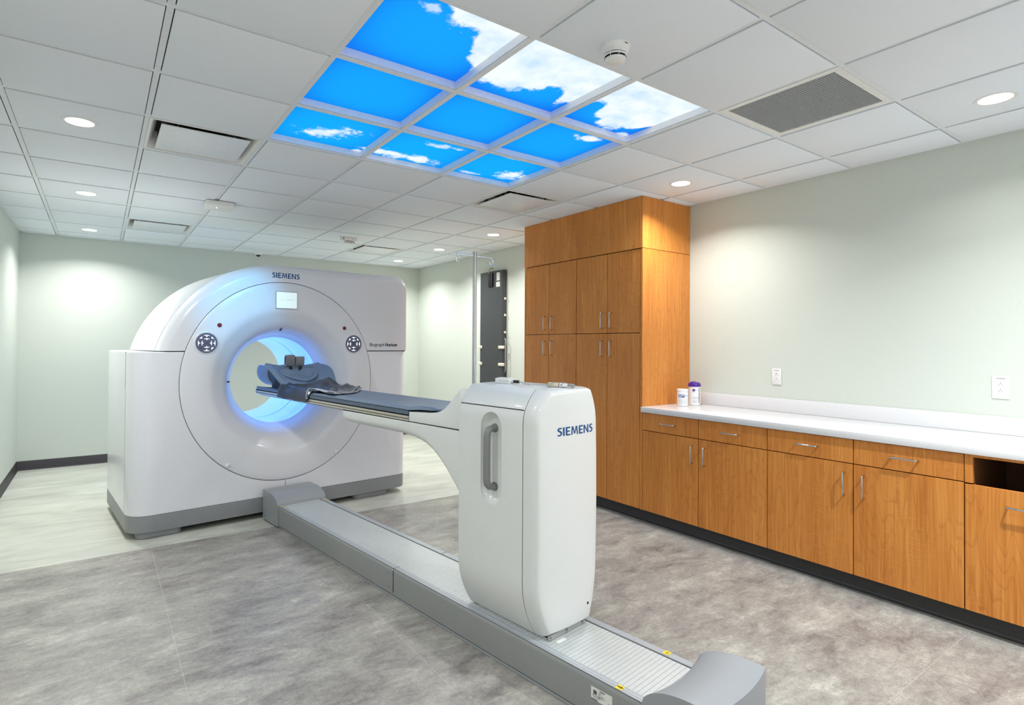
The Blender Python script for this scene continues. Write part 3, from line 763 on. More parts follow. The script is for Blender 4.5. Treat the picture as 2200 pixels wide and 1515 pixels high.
# ring panel with its funnel
prof = [(.8150, .030), (.8150, .000), (.811, -.004), (.805, -.006), (.76, -.010), (.70, -.013), (.64, -.014), (.60, -.011), (.575, -.004), (.552, .008), (.525, .022), (.50, .034), (.475, .050), (.452, .072), (.432, .100), (.415, .132), (.402, .165), (.393, .195), (.387, .215), (.379, .232), (.374, .240), (.374, .252)]
m = MB()
rings = []
for r, v in prof:
    k = min(1, max(0, (r-.45)/.3)); sx = 1-(.02)*k; sy = 1+.018*k
    rings.append([(r*math.cos(2*PI*i/144)*sx, v, ZC+r*math.sin(2*PI*i/144)*sy) for i in range(144)])
m.loft(rings, SHELL, False, False); m.build('front_ring_panel', GR)
# bore
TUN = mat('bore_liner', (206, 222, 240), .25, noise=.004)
for k_, v_ in (('Emission Color', rgb((96, 178, 255))), ('Emission Strength', .30)): TUN.node_tree.nodes['Principled BSDF'].inputs[k_].default_value = v_   # azure glow added to the liner itself
m = MB(); m.lathe([(.374, .252), (.392, .252)], SHELL, 96, 'y', c=(0, 0, ZC)); m.lathe([(.366, .30), (.366, .62)], TUN, 96, 'y', c=(0, 0, ZC)); m.lathe([(.366, .632), (.366, DEP-.07), (.372, DEP-.045), (.40, DEP-.015), (.46, DEP-.0), (.60, DEP+.01), (.80, DEP+.015), (.815, DEP-.01)], TUN, 96, 'y', c=(0, 0, ZC))
m.lathe([(.392, .252), (.392, .29), (.366, .30)], TUN, 96, 'y', c=(0, 0, ZC))
m.build('bore_tube', GR)
m = MB(); m.lathe([(.367, .6205), (.371, .6205), (.371, .6315), (.367, .6315)], DARK, 96, 'y', c=(0, 0, ZC)); m.build('bore_seam', GR)
LED = emis('bore_led', (70, 100, 255), BORE_E)
m = MB(); m.lathe([(.389, .254), (.389, .262)], LED, 96, 'y', c=(0, 0, ZC)); m.build('ring_light', GR)
# fittings on the front ring (front surface at about v=-.0145)
FRV = -.0138
def ring_v(u, z):
    r = math.hypot(u, z-ZC)
    for (r1, v1), (r0, v0) in zip(prof[2:], prof[3:]):
        if r0 <= r <= r1: return v0+(v1-v0)*(r-r0)/(r1-r0+1e-9)
    return 0
GLOW = emis('button_glow', (250, 250, 255), .5); PANM = mat('button_panel', (108, 114, 140), .35)
PAN2 = mat('button_face', (88, 94, 118), .4)
for s in (-1, 1):
    cu, cz = s*.617, 1.441; vv = ring_v(cu, cz)
    r = MB(); r.lathe([(.098, .010), (.088, -.004), (.080, -.006), (.0795, -.003)], SHELL, 48, 'y', c=(cu, vv, cz))
    r.lathe([(.0795, -.003), (.0, -.0035)], PANM, 48, 'y', c=(cu, vv, cz)); pan = r.build('control_panel', GR, 'round grey keypad on the %s of the front ring' % ('left' if s < 0 else 'right'))
    def arc(mb, r0, r1, a0, a1, v, mt):
        mb.grid(lambda p, q: (cu+(r0+(r1-r0)*q)*math.cos(a0+(a1-a0)*p), vv+v, cz+(r0+(r1-r0)*q)*math.sin(a0+(a1-a0)*p)), 10, 1, mt, False)
    for k in range(4):
        a = k*PI/2
        b = MB(); arc(b, .012, .039, a-.62, a+.62, -.0052, PAN2); arc(b, .0335, .0375, a-.52, a+.52, -.0058, GLOW); arc(b, .023, .0335, a-.13, a+.13, -.0058, GLOW); b.build('button', pan)
        b = MB(); arc(b, .042, .066, a-.36, a+.36, -.0052, PAN2); arc(b, .0585, .0625, a-.32, a+.32, -.0058, GLOW); arc(b, .048, .0585, a-.08, a+.08, -.0058, GLOW); b.build('button', pan)
        a += PI/4
        b = MB(); arc(b, .043, .067, a-.24, a+.24, -.0052, PAN2)
        if k in (0, 1) or (k == 3 and s < 0) or (k == 2 and s > 0): arc(b, .0565, .061, a-.2, a+.2, -.0058, GLOW); arc(b, .049, .0565, a-.08, a+.08, -.0058, GLOW)
        b.build('button', pan)
    b = MB(); b.lathe([(.010, -.0052), (0, -.0056)], PAN2, 20, 'y', c=(cu, vv, cz)); b.lathe([(.0045, -.0058), (.0035, -.0058)], INK, 3, 'y', c=(cu, vv, cz)); b.build('button', pan)
    eu, ez = s*.526, 1.583; ev = ring_v(eu, ez)
    MB().lathe([(.021, .004), (.0205, -.003), (.017, -.004)], SHELL, 32, 'y', c=(eu, ev, ez)).lathe([(.0165, -.0035), (.0145, -.009), (.010, -.0105), (0, -.011)], mat('stop_red', (120, 14, 26), .3), 28, 'y', c=(eu, ev, ez)).build('stop_button', GR, 'dark red stop button')
    bu, bz_ = s*.452, .471; bv_ = ring_v(bu, bz_)
    MB().lathe([(.018, .001), (.016, -.006), (.009, -.010), (0, -.011)], SHELL, 24, 'y', c=(bu, bv_, bz_)).build('cover_cap', GR)
for (u, z, hw, hh, ang) in ((-.010, 1.565, .005, .018, -.35), (-.430, 1.128, .014, .006, 0.0)):
    v = ring_v(u, z); c_, s_ = math.cos(ang), math.sin(ang); q = MB()
    pts = rrect(-hw, hw, -hh, hh, min(hw, hh)*.95, 4)
    q.prism([(u+a*c_-b*s_, z+a*s_+b*c_) for a, b in pts], v-.014, v+.01, mat('laser_window', (62, 52, 48), .2), 'y'); q.build('laser_window', GR)
# display
SCR = emis('display_glow', (214, 232, 234), .30)
vv = -.0145
q = MB(); q.prism(rrect(-.091, .091, 1.734, 1.879, .004, 3), vv-.004, vv+.01, mat('bezel', (150, 156, 166), .3), 'y'); q.prism(rrect(-.087, .087, 1.739, 1.8745, .002, 2), vv-.0052, vv-.0035, SCR, 'y')
for k, (a, b) in enumerate(((-.052, .03), (-.052, -.02))): q.box(-.07+k*.002, -.02, vv-.0057, vv-.0053, 1.808+b*.2-.002, 1.808+b*.2, mat('screen_white', (235, 245, 246), .4))
add_text(q, 'Biograph Horizon', .060, .0085, lambda a, b: (.004+a, vv-.0056, 1.806+b), mat('screen_text', (120, 168, 182), .5))
q.build('display', GR)
# lettering
q = MB(); brand_text(q, .232, .044, lambda a, b: (-.117+a, -.0008, 1.992+b), BLUET); q.build('lettering', GR, 'blue SIEMENS lettering')
q = MB(); add_text(q, 'Biograph', .150, .040, lambda a, b: (.790+a, -.0008, 1.411+b), INK, .012); add_text(q, 'Horizon', .128, .0315, lambda a, b: (.955+a, -.0008, 1.420+b), INK, .06); q.build('lettering', GR, 'black model lettering')
# fine seams
q = MB(); q.box(.0075, .0105, -.0006, .002, .176, .285, DARK); q.build('front_seam', GR)
q = MB(); q.box(UL-.0006, UL+.002, .170, .174, .176, ZS-.004, mat('soft_seam', (120, 120, 118), .7)); q.box(UL-.0006, UL+.002, .168, .176, 1.10, ZS-.002, DARK); q.build('side_seam', GR)

# ------------------------------------------------------------------ patient table (local x right, y away from camera, z up); w = -y
TR = empty('patient_table', (1.302, 4.9, 0), .134, 'long white patient table on a grey floor rail, reaching into the scanner bore', 'patient table')
def W(w): return -w
W0, W1 = .30, 3.60
rail = MB()
sec = [(-.190, .022), (-.190, .148), (-.1885, .1555), (-.1845, .162), (-.178, .1668), (-.169, .1690), (-.160, .1695), (-.150, .1695), (-.150, .10), (-.176, .10), (-.176, .022)]
rail.prism([(x, z) for x, z in sec], W(W1+.02), W(W0-.02), GREYD, 'y')
rail.prism([(-x, z) for x, z in sec], W(W1+.02), W(W0-.02), GREYD, 'y')
RB = rail.build('floor_rail', TR, ang=30)
q = MB(); q.box(-.186, .186, W(W1+.1), W(W0-.1), .0, .015, GREY, bev=.002); q.build('plinth', RB)
q = MB(); q.box(-.175, .175, W(W1+.05), W(W0-.05), .0152, .12, DARK); q.build('rail_core', RB)
q = MB()
for s in (-1, 1):
    q.box(min(s*.1515, s*.186), max(s*.1515, s*.186), W(W1+.02), W(W0-.02), .1696, .1702, mat('rail_top_metal', (168, 175, 182), .36, metal=.2))
q.box(-.171, -.166, W(W1), W(W0), .1703, .1712, mat('rail_inlay', (184, 188, 190), .4)); q.build('rail_top_strip', RB)
q = MB(); n = int((W1-W0)/.0205)
for k in range(n+3):
    w = W0+k*.0205; q.box(-.1485, .1455, W(w+.0189), W(w), .158, .1665, SLATM)
q.build('slat_cover', RB)
q = MB(); q.box(-.149, .150, W(W1+.03), W(W0-.02), .13, .157, DARK); q.build('slat_bed', RB)
q = MB()
for s in (-1, 1):
    q.box(min(s*.1895, s*.1908), max(s*.1895, s*.1908), W(1.958), W(1.953), .036, .158, DARK); q.box(min(s*.151, s*.189), max(s*.151, s*.189), W(1.957), W(1.954), .1701, .1707, DARK)
q.build('joint_line', RB)
for w in (1.91, 1.945):
    for z in (.055, .135): MB().cyl((-.1912, W(w), z), .0022, .002, INK, 'x', 10).build('screw', RB)
# yellow warning stickers and the type plate
def sticker(u, w, a, nm='warning_label'):
    q = MB(); h = .0135; c, s = math.cos(a), math.sin(a)
    def P(x, y, z=.1712): return (u+x*c-y*s, W(w)+x*s+y*c, z)
    q.quad([P(-h, -h), P(h, -h), P(h, h), P(-h, h)], YEL)
    t = [(0, .010), (-.010, -.008), (.010, -.008)]; ti = [(0, .0065), (-.0068, -.0062), (.0068, -.0062)]
    for i in range(3):
        j = (i+1) % 3; q.quad([P(*t[i], .1716), P(*t[j], .1716), P(*ti[j], .1716), P(*ti[i], .1716)], ORNG)
    q.quad([P(-.0026, -.0045, .1716), P(.0026, -.0045, .1716), P(.0012, .001, .1716), P(-.0012, .001, .1716)], ORNG)
    q.build(nm, RB, 'yellow warning sticker with a dark triangle')
sticker(-.170, 3.462, .1); sticker(.173, 3.455, .1); sticker(-.170, .355, 0); sticker(.172, .385, 0)
q = MB(); x = -.1909
q.box(x, x+.0008, W(3.442), W(3.345), .086, .134, LABELW)
def TP(w, z, dx=-.0004): return (x+dx, W(w), z)
def bar(w0, w1, z0, z1, m): q.quad([TP(w0, z0), TP(w1, z0), TP(w1, z1), TP(w0, z1)], m)
for k in range(6): bar(3.378, 3.378+.018-(k % 3)*.004, .122-k*.004, .1235-k*.004, INKG)
bar(3.385, 3.410, .1275, .1305, INK); bar(3.356, 3.372, .1090, .1245, mat('code_grey', (88, 90, 92), .5))
for k in range(3): bar(3.356, 3.41-k*.012, .1045-k*.004, .106-k*.004, INKG)
bar(3.3525, 3.356, .103, .1065, INK); bar(3.346, 3.376, .087, .0905, mat('label_green', (10, 84, 72), .4)); bar(3.396, 3.404, .110, .112, INK); bar(3.425, 3.4275, .0985, .101, INK)
q.build('type_plate', RB, 'white type plate with small print')
# rail end caps
def cap_surface(near):
    def f(u, v):           # u across, v along
        x = -.2+.4*u; e = (x/.2)**2
        if near:
            w = (3.602-.032*e)+(3.862-.022*e-(3.602-.032*e))*v; t = min(1, v/.72); h = .1705+.094*math.sqrt(max(0, 1-(1-t)**2))
        else:
            w = (.312+.010*e)+(.022-(.312+.010*e))*v; t = min(1, v/.62); h = .1705+.076*math.sqrt(max(0, 1-(1-t)**2))
        return (x, W(w), h)
    return f
for near in (True, False):
    f = cap_surface(near); q = MB(); nu, nv = 20, 24
    top = [[f(i/nu, j/nv) for i in range(nu+1)] for j in range(nv+1)]
    q.grid(lambda u, v: f(u, v), nu, nv, GREY)
    for side in (0, nu):
        a = [top[j][side] for j in range(nv+1)]; o = -.006 if side == 0 else .006
        q.grid(lambda u, v: (a[int(round(u*nv))][0]+(0 if v == 0 else o*0), a[int(round(u*nv))][1], a[int(round(u*nv))][2]*(1-v)+.012*v), nv, 4, GREY)
    a = top[nv]; q.grid(lambda u, v: (a[int(round(u*nu))][0], a[int(round(u*nu))][1], a[int(round(u*nu))][2]*(1-v)+.012*v), nu, 4, GREY)
    a0 = top[0]; q.grid(lambda u, v: (a0[int(round(u*nu))][0], a0[int(round(u*nu))][1], a0[int(round(u*nu))][2]-.012*v if abs(a0[int(round(u*nu))][0]) < .149 else a0[int(round(u*nu))][2]*(1-v)+.012*v), nu, 1, GREY, False)
    q.build('end_cap', TR, ang=50)
for w in (.075, .27):
    MB().cyl((-.2022, W(w), .04), .0035, .003, INK, 'x', 10).build('screw', RB)

# column
HW, ZB, ZT = .2, .177, 1.247
def csec(d=0.0, k=0.0):
    out = []; e = d
    def side(s):
        q = []
        for i in range(11): t = 1-i/10; q.append((s*(.204-(.078 if s < 0 else .045)*t*t), ZB+.0+.24*(1-t)**1.0*1.0))          # foot curve, bottom to side
        for i in range(1, 4): q.append((s*.204, ZB+.24+(1.10-ZB-.24)*i/4))
        for i in range(11): t = i/10; q.append((s*(.204-(.080 if s < 0 else .040)*t**2), 1.10+(ZT-1.10)*t))                     # shoulder curve
        return q
    R = side(1); L = side(-1)[::-1]
    def li(p, q, k): return p[0]+(q[0]-p[0])*k/6
    out = R+[(li(R[-1], L[0], k), ZT+.0035*math.sin(PI*k/6)) for k in range(1, 6)]+L+[(li(L[-1], R[0], k), ZB) for k in range(1, 6)]
    zc = (ZB+ZT)/2; return [(x*(1-e/.204), zc+(z-zc)*(1-e/.53)) for x, z in out]
def bulge(x, z): return .05*x+.018*(1-(x/.2)**2)-.012*((z-.75)/.55)**2
m = MB(); G_ = 2.984
m.loft([[(x, W(2.552), z) for x, z in csec(.02)], [(x, W(2.545), z) for x, z in csec(.012)], [(x, W(2.548), z) for x, z in csec(.003)], [(x, W(2.556), z) for x, z in csec()], [(x, W(G_-.004), z) for x, z in csec()], [(x, W(G_-.0015), z) for x, z in csec(.0015)]], SHELLW)
CO = m.build('column', TR)
m = MB(); rg = []
for d, w, kb in ((.002, 2.9865, 0), (.0, 2.988, 0), (.0005, 3.010, .1), (.003, 3.035, .4), (.007, 3.052, .7), (.013, 3.066, 1), (.019, 3.072, 1), (.026, 3.0745, 1)):
    rg.append([(x, W(w+kb*bulge(x, z)), z) for x, z in csec(d)])
last = csec(.026); zc = (ZB+ZT)/2
for k in range(1, 10):
    t = 1-k/9.3; rg.append([(x*t, W(3.0745+bulge(x*t, zc+(z-zc)*t)+.004*(1-t)), zc+(z-zc)*t) for x, z in last])
m.loft(rg, SHELLW, cap0=True, cap1=True); CF = m.build('column_front_cover', TR, ang=28)
def front_w(x, z):
    t = max(abs(x)/.178, abs(z-zc)/.504); return 3.0745+bulge(x, z)+.004*(1-t)+.0009
q = MB()
brand_text(q, .238, .037, lambda a, b: (-.090+a, W(front_w(-.090+a, 1.045+b)), 1.045+b), BLUET); q.build('lettering', TR, 'blue SIEMENS lettering on the column')
# seam between lid and side, raised lid line
for s in (-1,): MB().box(min(s*.1915, s*.1935), max(s*.1915, s*.1935), W(G_-.003), W(2.556), 1.1555, 1.1590, DARK).build('lid_seam', CO)
q = MB(); q.box(-.118, .122, W(3.055), W(2.60), .1672, .1764, STEEL); q.box(-.122, .128, W(3.066), W(3.060), .1675, .188, mat('zinc', (176, 178, 178), .35, metal=.7)); q.build('carriage_plate', TR)
MB().loft([[(x, W(w), z) for x, z in csec(.0035)] for w in (2.980, 2.992)], DARK).build('cover_seam', CO)
for u in (-.105, .0, .11): MB().cyl((u, W(3.074), .180), .006, .012, mat('zinc', 0), 'y', 10).build('bolt', TR)
q = MB(); q.box(-.10, -.045, W(3.105), W(3.085), .1668, .1672, LABELW); q.build('small_label', TR)
q = MB(); q.cyl((.125, W(front_w(.125, .265)), .265), .006, .01, DARK, 'y', 14); q.build('cover_hole', CF)
# handle recess (a dished shell set into the column side) and the grab handle
def stadium(hw, hz, n=20):
    out = []
    for i in range(n+1): a = PI*i/n; out.append((hw*math.cos(a), hz-hw+hw*math.sin(a)))
    for i in range(n+1): a = PI+PI*i/n; out.append((hw*math.cos(a), -(hz-hw)+hw*math.sin(a)))
    return out
hc, hzz = 2.782, .922
cutm = MB(); o = []
for sc_, x in ((1.0, -.230), (1.0, -.1985), (.93, -.190), (.72, -.172), (.60, -.168)):
    o.append([(x, W(hc)+a, hzz+b) for a, b in stadium(.070*sc_, .211-.070*(1-sc_))])
cutm.loft(o, SHELLW, True, True); me = cutm.mesh('cut'); co = bpy.data.objects.new('cut', me); COL.objects.link(co); co.parent = TR
bpy.context.view_layer.update(); bool_cut(CO, co)
q = MB(); hx = -.245
q.tube([(-.168, W(2.772), 1.056), (-.185, W(2.772), 1.056), (-.203, W(2.771), 1.052), (-.214, W(2.770), 1.040), (-.2175, W(2.769), 1.018), (-.218, W(2.768), .92), (-.2175, W(2.769), .824), (-.214, W(2.770), .802), (-.203, W(2.771), .790), (-.185, W(2.772), .786), (-.168, W(2.772), .786)], .0155, HANDLEG, 16, sx=1.15); q.cyl((-.1745, W(2.772), 1.056), .020, .006, HANDLEG, 'x', 20); q.cyl((-.1745, W(2.772), .786), .020, .006, HANDLEG, 'x', 20); q.build('grab_handle', TR)
# arm: lower beam
poly = [(2.556, 1.0165), (1.352, 1.0125), (1.345, 1.005), (1.343, .962), (1.350, .948), (1.40, .941), (1.54, .937), (1.80, .939), (2.03, .939), (2.12, .934), (2.20, .922), (2.26, .906), (2.32, .880), (2.38, .842), (2.44, .794), (2.50, .738), (2.556, .684)]
def beam(mb, poly, hw, r, mt):
    rg = []
    for x, d in ((-hw, r), (-hw+r*.3, r*.3), (-hw+r, 0), (hw-r, 0), (hw-r*.3, r*.3), (hw, r)):
        p = inset(poly, d) if d else poly; rg.append([(x, W(a), b) for a, b in p])
    mb.loft(rg, mt, True, True); return mb
m = MB(); lowp = [(1.340, .962), (1.348, .950), (1.36, .945), (1.40, .941), (1.54, .937), (1.80, .939), (2.03, .939), (2.12, .934), (2.20, .922), (2.26, .906), (2.32, .880), (2.38, .842), (2.44, .794), (2.50, .738), (2.553, .684)]
rg = []
for i, (w, zb) in enumerate(lowp):
    hw = (.178, .190, .195, .198)[min(i, 3)]; zt = 1.0125+(w-1.34)/1.2*.004-(.012, .004, .001, 0)[min(i, 3)]
    rb = min(.045, (zt-zb)*.6); rg.append([(x, W(w), z) for x, z in rrect(-hw, hw, zb, zt, (.005, .005, rb, rb), 7)])
m.loft(rg, SHELLW, True, True); m.build('support_arm', TR, ang=40)
poly = [(2.110, 1.0205), (2.553, 1.0245), (2.553, 1.224), (2.52, 1.196), (2.485, 1.164), (2.455, 1.137), (2.425, 1.115), (2.39, 1.099), (2.35, 1.089), (2.30, 1.083), (2.20, 1.077), (2.112, 1.072)]
m = MB(); beam(m, poly, .199, .004, SHELLW); m.build('arm_end_cover', TR, ang=40)
# tabletop
m = MB(); T0, T1 = -.19, 2.104
METB = mat('pallet_metal', (196, 194, 182), .3, metal=.35)
def tsec(z0, z1): return
m.box(-.200, .200, W(T1), W(T0+.02), 1.0335, 1.0480, METB, bev=.002); m.box(-.196, .196, W(T1), W(T0+.02), 1.0480, 1.0553, DARK); m.box(-.196, .196, W(T1), W(T0+.02), 1.0300, 1.0335, DARK)
m.box(-.199, .199, W(T1), W(T0+.03), 1.0195, 1.0300, METB, bev=.002); m.box(-.190, .190, W(T1-.01), W(1.35), 1.0130, 1.0195, DARK)
m.build('table_rail', TR)
m = MB(); sec = [(-.19, 1.022), (-.16, 1.004), (-.10, .990), (0, .984), (.10, .990), (.16, 1.004), (.19, 1.022)]
m.prism(sec, W(1.36), W(T0+.05), mat('carbon_underside', (120, 126, 136), .3), 'y'); m.build('table_underside', TR, ang=60)
m = MB()
def pal(x, s=1): return 1.0555+.016*(abs(x)/.2)**2
rg = []
for w, k in ((T0, .86), (T0+.02, .95), (T0+.06, 1.0), (T1, 1.0)):
    top = [(x*k, W(w), pal(x)+.006) for x in [-.2+.4*i/16 for i in range(17)]]; bot = [(x*k, W(w), pal(x)-.004+.004) for x in [.2-.4*i/16 for i in range(17)]]
    rg.append(top+[(p[0], p[1], 1.0555) for p in bot])
m.loft(rg, mat('tabletop_dark', (84, 100, 118), .4), True, True); m.build('tabletop', TR, ang=40)
q = MB(); q.box(-.16, .16, W(2.62), W(2.5), .93, 1.02, DARK); q.build('arm_core', TR)

# things lying on the table share the table's frame
TM = Matrix.Translation((1.302, 4.9, 0)) @ Matrix.Rotation(.134, 4, 'Z')
def on_table(name, lab, cat, at=(0, 0, 0), rz=0.0, group=None):
    p = TM @ Vector((at[0], -at[1], at[2])); return empty(name, p, .134+rz, lab, cat, group)
r = on_table('table_mattress', 'thin blue-grey vinyl mattress lying along the patient table', 'mattress', (0, 0, 1.0625))
m = MB(); a, b = .41, 2.33; rg = []
for w, e, lift in ((a, .012, 0), (a+.01, .002, 0), (a+.04, 0, 0), (2.10, 0, 0), (2.20, .0, .012), (2.30, .002, .016), (b, .012, .018)):
    t = .020-e; top = []; bot = []
    for i in range(25):
        x = -.195+.39*i/24; z = .016*(abs(x)/.2)**2; ed = min(1, (.195-abs(x))/.014); th = max(.001, t)*math.sqrt(max(.0, 1-(1-ed)**2))
        top.append((x, W(w), z+.002+th+lift)); bot.append((x, W(w), z+.0015+lift))
    rg.append(top+bot[::-1])
m.loft(rg, PAD, True, True); m.build('cushion', r, ang=50)
m = MB()
for s in (-1, 1): m.tube([(s*.194, W(w), .022+(0 if w < 2.12 else (w-2.12)*.1)) for w in (.43, .8, 1.4, 2.1, 2.2)], .0022, mat('pad_piping', (128, 148, 170), .4), 6)
m.build('piping', r)

# head holder: an open half tube at the table tip
r = on_table('head_holder', 'grey-brown curved trough head holder at the table tip inside the bore', 'head holder', (-.005, -.150, 1.062))
m = MB(); HS = mat('holder_shell', (120, 116, 112), .35)
def cup(R, flip=False):
    def f(u, v):
        th = PI*(1+.0)+PI*u; ph = v                       # th: around the trough, ph: along it
        w = -.30+.36*ph; k = math.sqrt(max(.0, 1-(1-min(1, ph/.42))**2.2)); k = max(.12, k)
        ang = -PI*.16+ (PI*1.32)*u
        return (-R*k*math.cos(ang), W(w), .132-R*k*math.sin(ang)*(.96))
    return f
m.grid(cup(.126), 36, 24, HS); m.grid(cup(.114), 36, 24, mat('holder_foam', (128, 118, 108), .7))
for s in (0, 1): m.grid(lambda u, v: tuple(Vector(cup(.126)(s, u)).lerp(Vector(cup(.114)(s, u)), v)), 24, 1, HS)
m.grid(lambda u, v: tuple(Vector(cup(.126)(u, 1)).lerp(Vector(cup(.114)(u, 1)), v)), 36, 1, HS)
m.grid(lambda u, v: tuple(Vector(cup(.126)(u, 0)).lerp(Vector(cup(.114)(u, 0)), v)), 36, 1, HS)
m.build('shell', r, ang=50)
m = MB(); m.box(-.06, .06, W(.12), W(-.02), .002, .030, BLACK, bev=.006); m.build('mount', r)
# arm and shoulder rest: broad saddle shaped pad with a head bowl on it
r = on_table('arm_support_pad', 'blue-grey saddle-shaped arm and head support pad at the scanner end of the table', 'support pad', (0, 0, 0))
def sad(a, b):
    """a -1..1 across, b 0 (scanner end) ..1 (foot end)"""
    x = .036+.244*a*(1-.06*(1-b)**2)-.0*(1-b); w = .035+.36*b+.05*(1-abs(a))*0
    hi = 1.285-.012*math.sin(PI*(a+1)/2)*0
    top = 1.262+.026*abs(a)**2.2
    low = 1.110+.010*abs(a)**2+ (.045*max(0, a-.3) if a > 0 else 0.02*abs(a))
    s = b**(.62) if abs(a) < 2 else b
    wing = .055*abs(a)**3*math.sin(PI*min(1, b*1.05))
    z = top*(1-s)+low*s+wing
    return x, w, z
def pad_pt(u, v, off=0.0):
    a = -1+2*u; b = v
    # rounded outline
    a2 = a*math.sqrt(max(0, 1-.30*max(0, b-.55)**2*4)); x, w, z = sad(a2, b); return (x, W(w), z-off)
m = MB(); nu, nv = 40, 26
def hole(u, v):
    a = -1+2*u; return ((a+.10)/.36)**2+((v-.19)/.13)**2 < 1
vt = [[m.bm.verts.new(pad_pt(i/nu, j/nv)) for i in range(nu+1)] for j in range(nv+1)]; fs = []
for j in range(nv):
    for i in range(nu):
        if hole((i+.5)/nu, (j+.5)/nv): continue
        fs.append(m.bm.faces.new((vt[j][i], vt[j][i+1], vt[j+1][i+1], vt[j+1][i])))
m._fin(fs, PADL, True)
o = m.build('pad', r, ang=80); md = o.modifiers.new('t', 'SOLIDIFY'); md.thickness = .036; md.offset = -1; md = o.modifiers.new('s', 'SUBSURF'); md.levels = 1; md.render_levels = 2
m = MB()
# support wedge below the pad
m.loft([[(x, W(.05), 1.073), (x, W(.33), 1.073), (x, W(.20), 1.112), (x, W(.07), 1.190)] for x in (-.13, .13)], BLACK, True, True, smooth=False); m.build('wedge', r)
# bowl
m = MB()
def bowl(u, v, R=1.0):
    th = 2*PI*u; rr = v; cx_ = math.cos(th); x = .020+(.125+.03*max(0, -cx_)**3)*rr*cx_; w = .215+.100*rr*math.sin(th); z = 1.138+.058*rr*rr-.42*(w-.215)+(.024*rr**3*abs(cx_))
    return (x, W(w), z)
rg = [[bowl(i/36, k/9) for i in range(36)] for k in range(1, 10)]; rg.insert(0, [bowl(i/36, .03) for i in range(36)])
m.loft(rg, PADL, True, False); o = m.build('head_bowl', r, ang=80); md = o.modifiers.new('t', 'SOLIDIFY'); md.thickness = .022; md.offset = -1; md = o.modifiers.new('s', 'SUBSURF'); md.levels = 1; md.render_levels = 2
# two folded straps standing up from the head edge
FOAM = mat('grey_foam_strap', (140, 141, 145), .8, noise=.1)
for k, (u, w, hgt) in enumerate(((-.030, .10, .100), (.055, .10, .086))):
    r = on_table('foam_strap', ('taller left' if k == 0 else 'shorter right')+' folded grey foam strap standing on the arm support pad', 'strap', (u, w, 1.268-.02), .15-.1*k, 'foam straps on the arm support')
    m = MB(); H = hgt; oc = [(-.022, .010), (-.026, H*.35), (-.024, H*.78), (-.016, H*.96), (.002, H), (.016, H*.95), (.021, H*.76), (.014, H*.35), (.008, .010), (-.006, .0)]
    ic = inset(oc, .012)
    A = [(y-.2*z, z) for y, z in oc]; B = [(y-.2*z, z) for y, z in ic]
    q = [[(x, y, z) for y, z in P_] for x, P_ in ((-.036, B), (-.036, A), (.036, A), (.036, B), (-.036, B))]
    m.loft(q, FOAM, False, False); m.build('strap', r, ang=40)
    m = MB(); m.box(-.014, .014, -.034, -.029, -.045, .004, BLACK); m.build('webbing', r)

# crumpled dark wrap with white piping
r = on_table('body_wrap', 'dark crumpled body wrap with white piping draped over the mattress', 'wrap', (0, 0, 0))
def wrap(u, v):
    a = -1+2*u; x = .195*a
    w0 = .33+.07*math.exp(-((a+.1)/.5)**2)+.02*max(0, a)
    w1 = 1.20-.13*(a+1)+.02*math.sin(5*a)
    w = w0+(w1-w0)*v
    base = 1.0905+.016*(abs(x)/.2)**2; z = base
    up = max(0, a+.25)/1.25; z += .026*math.exp(-(v/.09)**2)
    z += up*(.040*math.exp(-((v-.10)/.14)**2)+.018*(1+math.sin(w*26+a*4+2*math.sin(5*a)))*.5*math.sin(PI*min(1, v*1.02)))
    z += .005*(1+math.sin(13*a+17*v+2*math.sin(9*v)))*(.3+.7*math.sin(PI*min(1, v)))
    z += .014*math.exp(-((v-.90)/.05)**2)*up
    if w < .90:
        f = min(1, (.90-w)/.05); lim = -.80
        z += .012*f*math.exp(-((a+.72)/.12)**2)
        if a < lim:
            q = (-a+lim)/(1+lim)*1.0; x2 = -.178-.034*math.sin(min(1, q*1.3)*PI/2); z2 = z*(1-q)+1.024*q-.002*math.sin(w*30)
            x = x*(1-f)+x2*f; z = z*(1-f)+z2*f
    return (x, W(w), z)
m = MB(); m.grid(wrap, 96, 70, CLOTH); o = m.build('cloth', r, ang=180); md = o.modifiers.new('t', 'SOLIDIFY'); md.thickness = .004; md.offset = 1
m = MB()
m.tube([tuple(Vector(wrap(i/60, 1.0))+Vector((0, 0, .003))) for i in range(2, 61)], .0024, PIPE, 6)
m.tube([tuple(Vector(wrap(.12+.88*i/60, .945+.02*math.sin(i*.25)))+Vector((0, 0, .0065))) for i in range(61)], .0022, PIPE, 6)
m.tube([tuple(Vector(wrap(i/30*.14, .60-.002*i))+Vector((-.002, 0, .005))) for i in range(31)]+[(-.150, W(.90), 1.118), (-.135, W(.97), 1.108), (-.12, W(1.05), 1.103)], .0024, PIPE, 6)
m.tube([(-.128, W(1.02), 1.102), (-.150, W(.93), 1.110), (-.158, W(.88), 1.116), (-.150, W(.87), 1.120), (-.138, W(.90), 1.117), (-.110, W(.98), 1.108), (-.09, W(1.06), 1.103)], .0024, PIPE, 6)
m.build('piping', r)

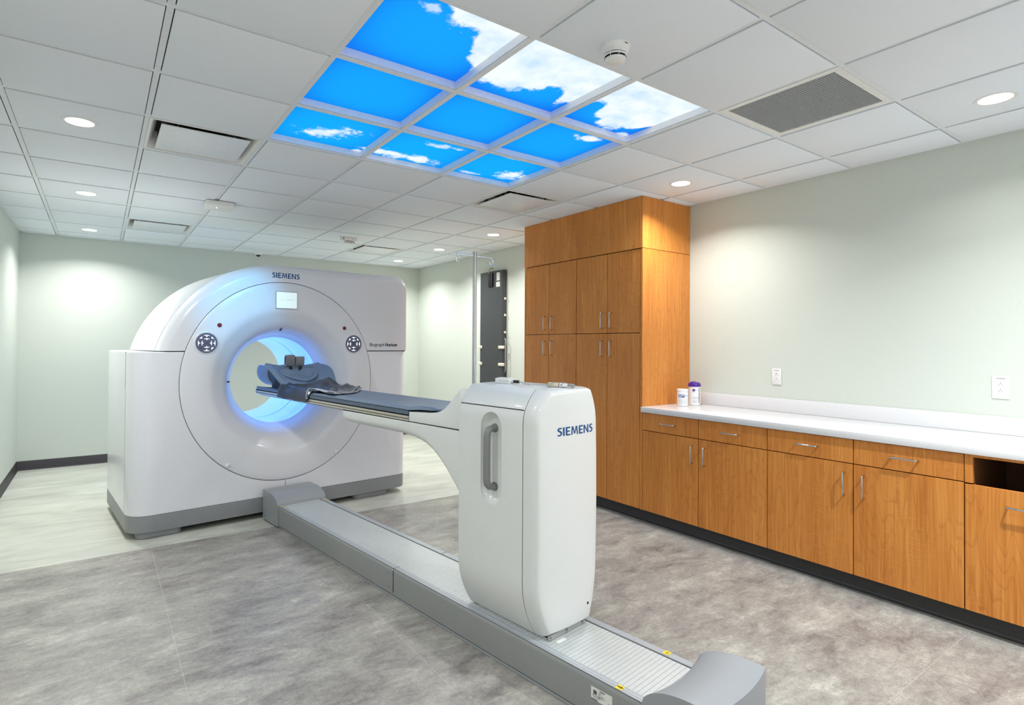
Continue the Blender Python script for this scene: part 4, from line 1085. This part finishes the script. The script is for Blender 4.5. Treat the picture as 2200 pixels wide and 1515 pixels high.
# ------------------------------------------------------------------ drip stand pole behind the column
r = on_table('drip_stand', 'tall steel drip pole with a two-hook crossbar rising behind the white column', 'drip stand', (.262, 2.12, 0))
m = MB(); m.cyl((0, 0, .955), .0125, 1.045, STEEL, n=24); m.build('pole', r)
m = MB(); m.tube([(-.135, 0, 1.975), (.135, 0, 1.975)], .0045, CHROME, 10); m.build('crossbar', r)
for s in (-1, 1):
    pts = [(s*.135, 0, 1.975), (s*.141, 0, 1.966)]
    for k in range(14):
        a = PI*.55-2*PI*.85*k/13; pts.append((s*.135+.0145*math.cos(a)*.9, -.004*k/13, 1.944+.019*math.sin(a)))
    MB().tube(pts, .0042, CHROME, 8).build('hook', r)
m = MB(); m.cyl((0, 0, .95), .02, .07, GREYD, n=24, bev=.003); m.box(-.066, -.008, -.02, .02, .955, 1.01, GREYD, bev=.004); m.build('clamp', r)

# ------------------------------------------------------------------ small devices on top of the column
r = on_table('gating_box', 'small white electronics box with a black plug on top of the column', 'electronic box', (-.005, 2.675, 1.2475), 0)
m = MB(); m.box(-.026, .026, -.043, .055, 0.0025, .028, PLAST, bev=.003); m.box(-.018, .018, -.035, .045, .028, .0305, PLAST, bev=.001)
for k in range(4): m.box(-.016+.0, -.008, -.035+k*.018, -.026+k*.018, .0305, .0325, LABELW)
m.box(-.0266, -.026, -.04, .03, .016, .0168, INKG); m.cyl((-.0268, -.037, .014), .002, .001, INK, 'x', 8); m.build('housing', r)
m = MB(); m.cyl((0, -.056, .014), .008, .014, CHROME, 'y', 16); m.cyl((0, -.090, .014), .0075, .034, BLACK, 'y', 14, bev=.002); m.build('plug', r)
CAB = mat('cable_grey', (190, 192, 192), .45)
def PT(u, w, z): return TM @ Vector((u, -w, z))
m = MB(); m.tube([PT(-.005, 2.764, 1.2615), PT(-.004, 2.80, 1.258), PT(.005, 2.83, 1.2525), PT(.028, 2.87, 1.2535), PT(.036, 2.91, 1.2540), PT(.020, 2.945, 1.2545), PT(-.012, 2.960, 1.258), PT(-.030, 2.968, 1.261)], .0036, CAB, 8)
tag(m.build('cable'), 'thin pale grey cable lying on the column top between the two devices', 'cable')
r = on_table('metal_connector', 'silver metal plug connector lying near the front edge of the column top', 'connector', (.005, 3.005, 1.2505), -.78)
m = MB(); m.box(-.048, .0, -.015, .015, .001, .022, mat('nickel', (200, 196, 178), .25, metal=.9), bev=.002); m.box(.0, .040, -.017, .017, .0, .020, CHROME, bev=.004)
for k in range(3): m.box(.004+k*.011, .010+k*.011, -.0175, .0175, .019, .0215, STEEL)
m.build('shell', r)
m = MB(); m.tube([(.038, 0, .010), (.055, 0, .010), (.068, .004, .007), (.072, .016, .0055), (.066, .03, .005)], .0062, GREYD, 10); m.build('cable_tail', r)
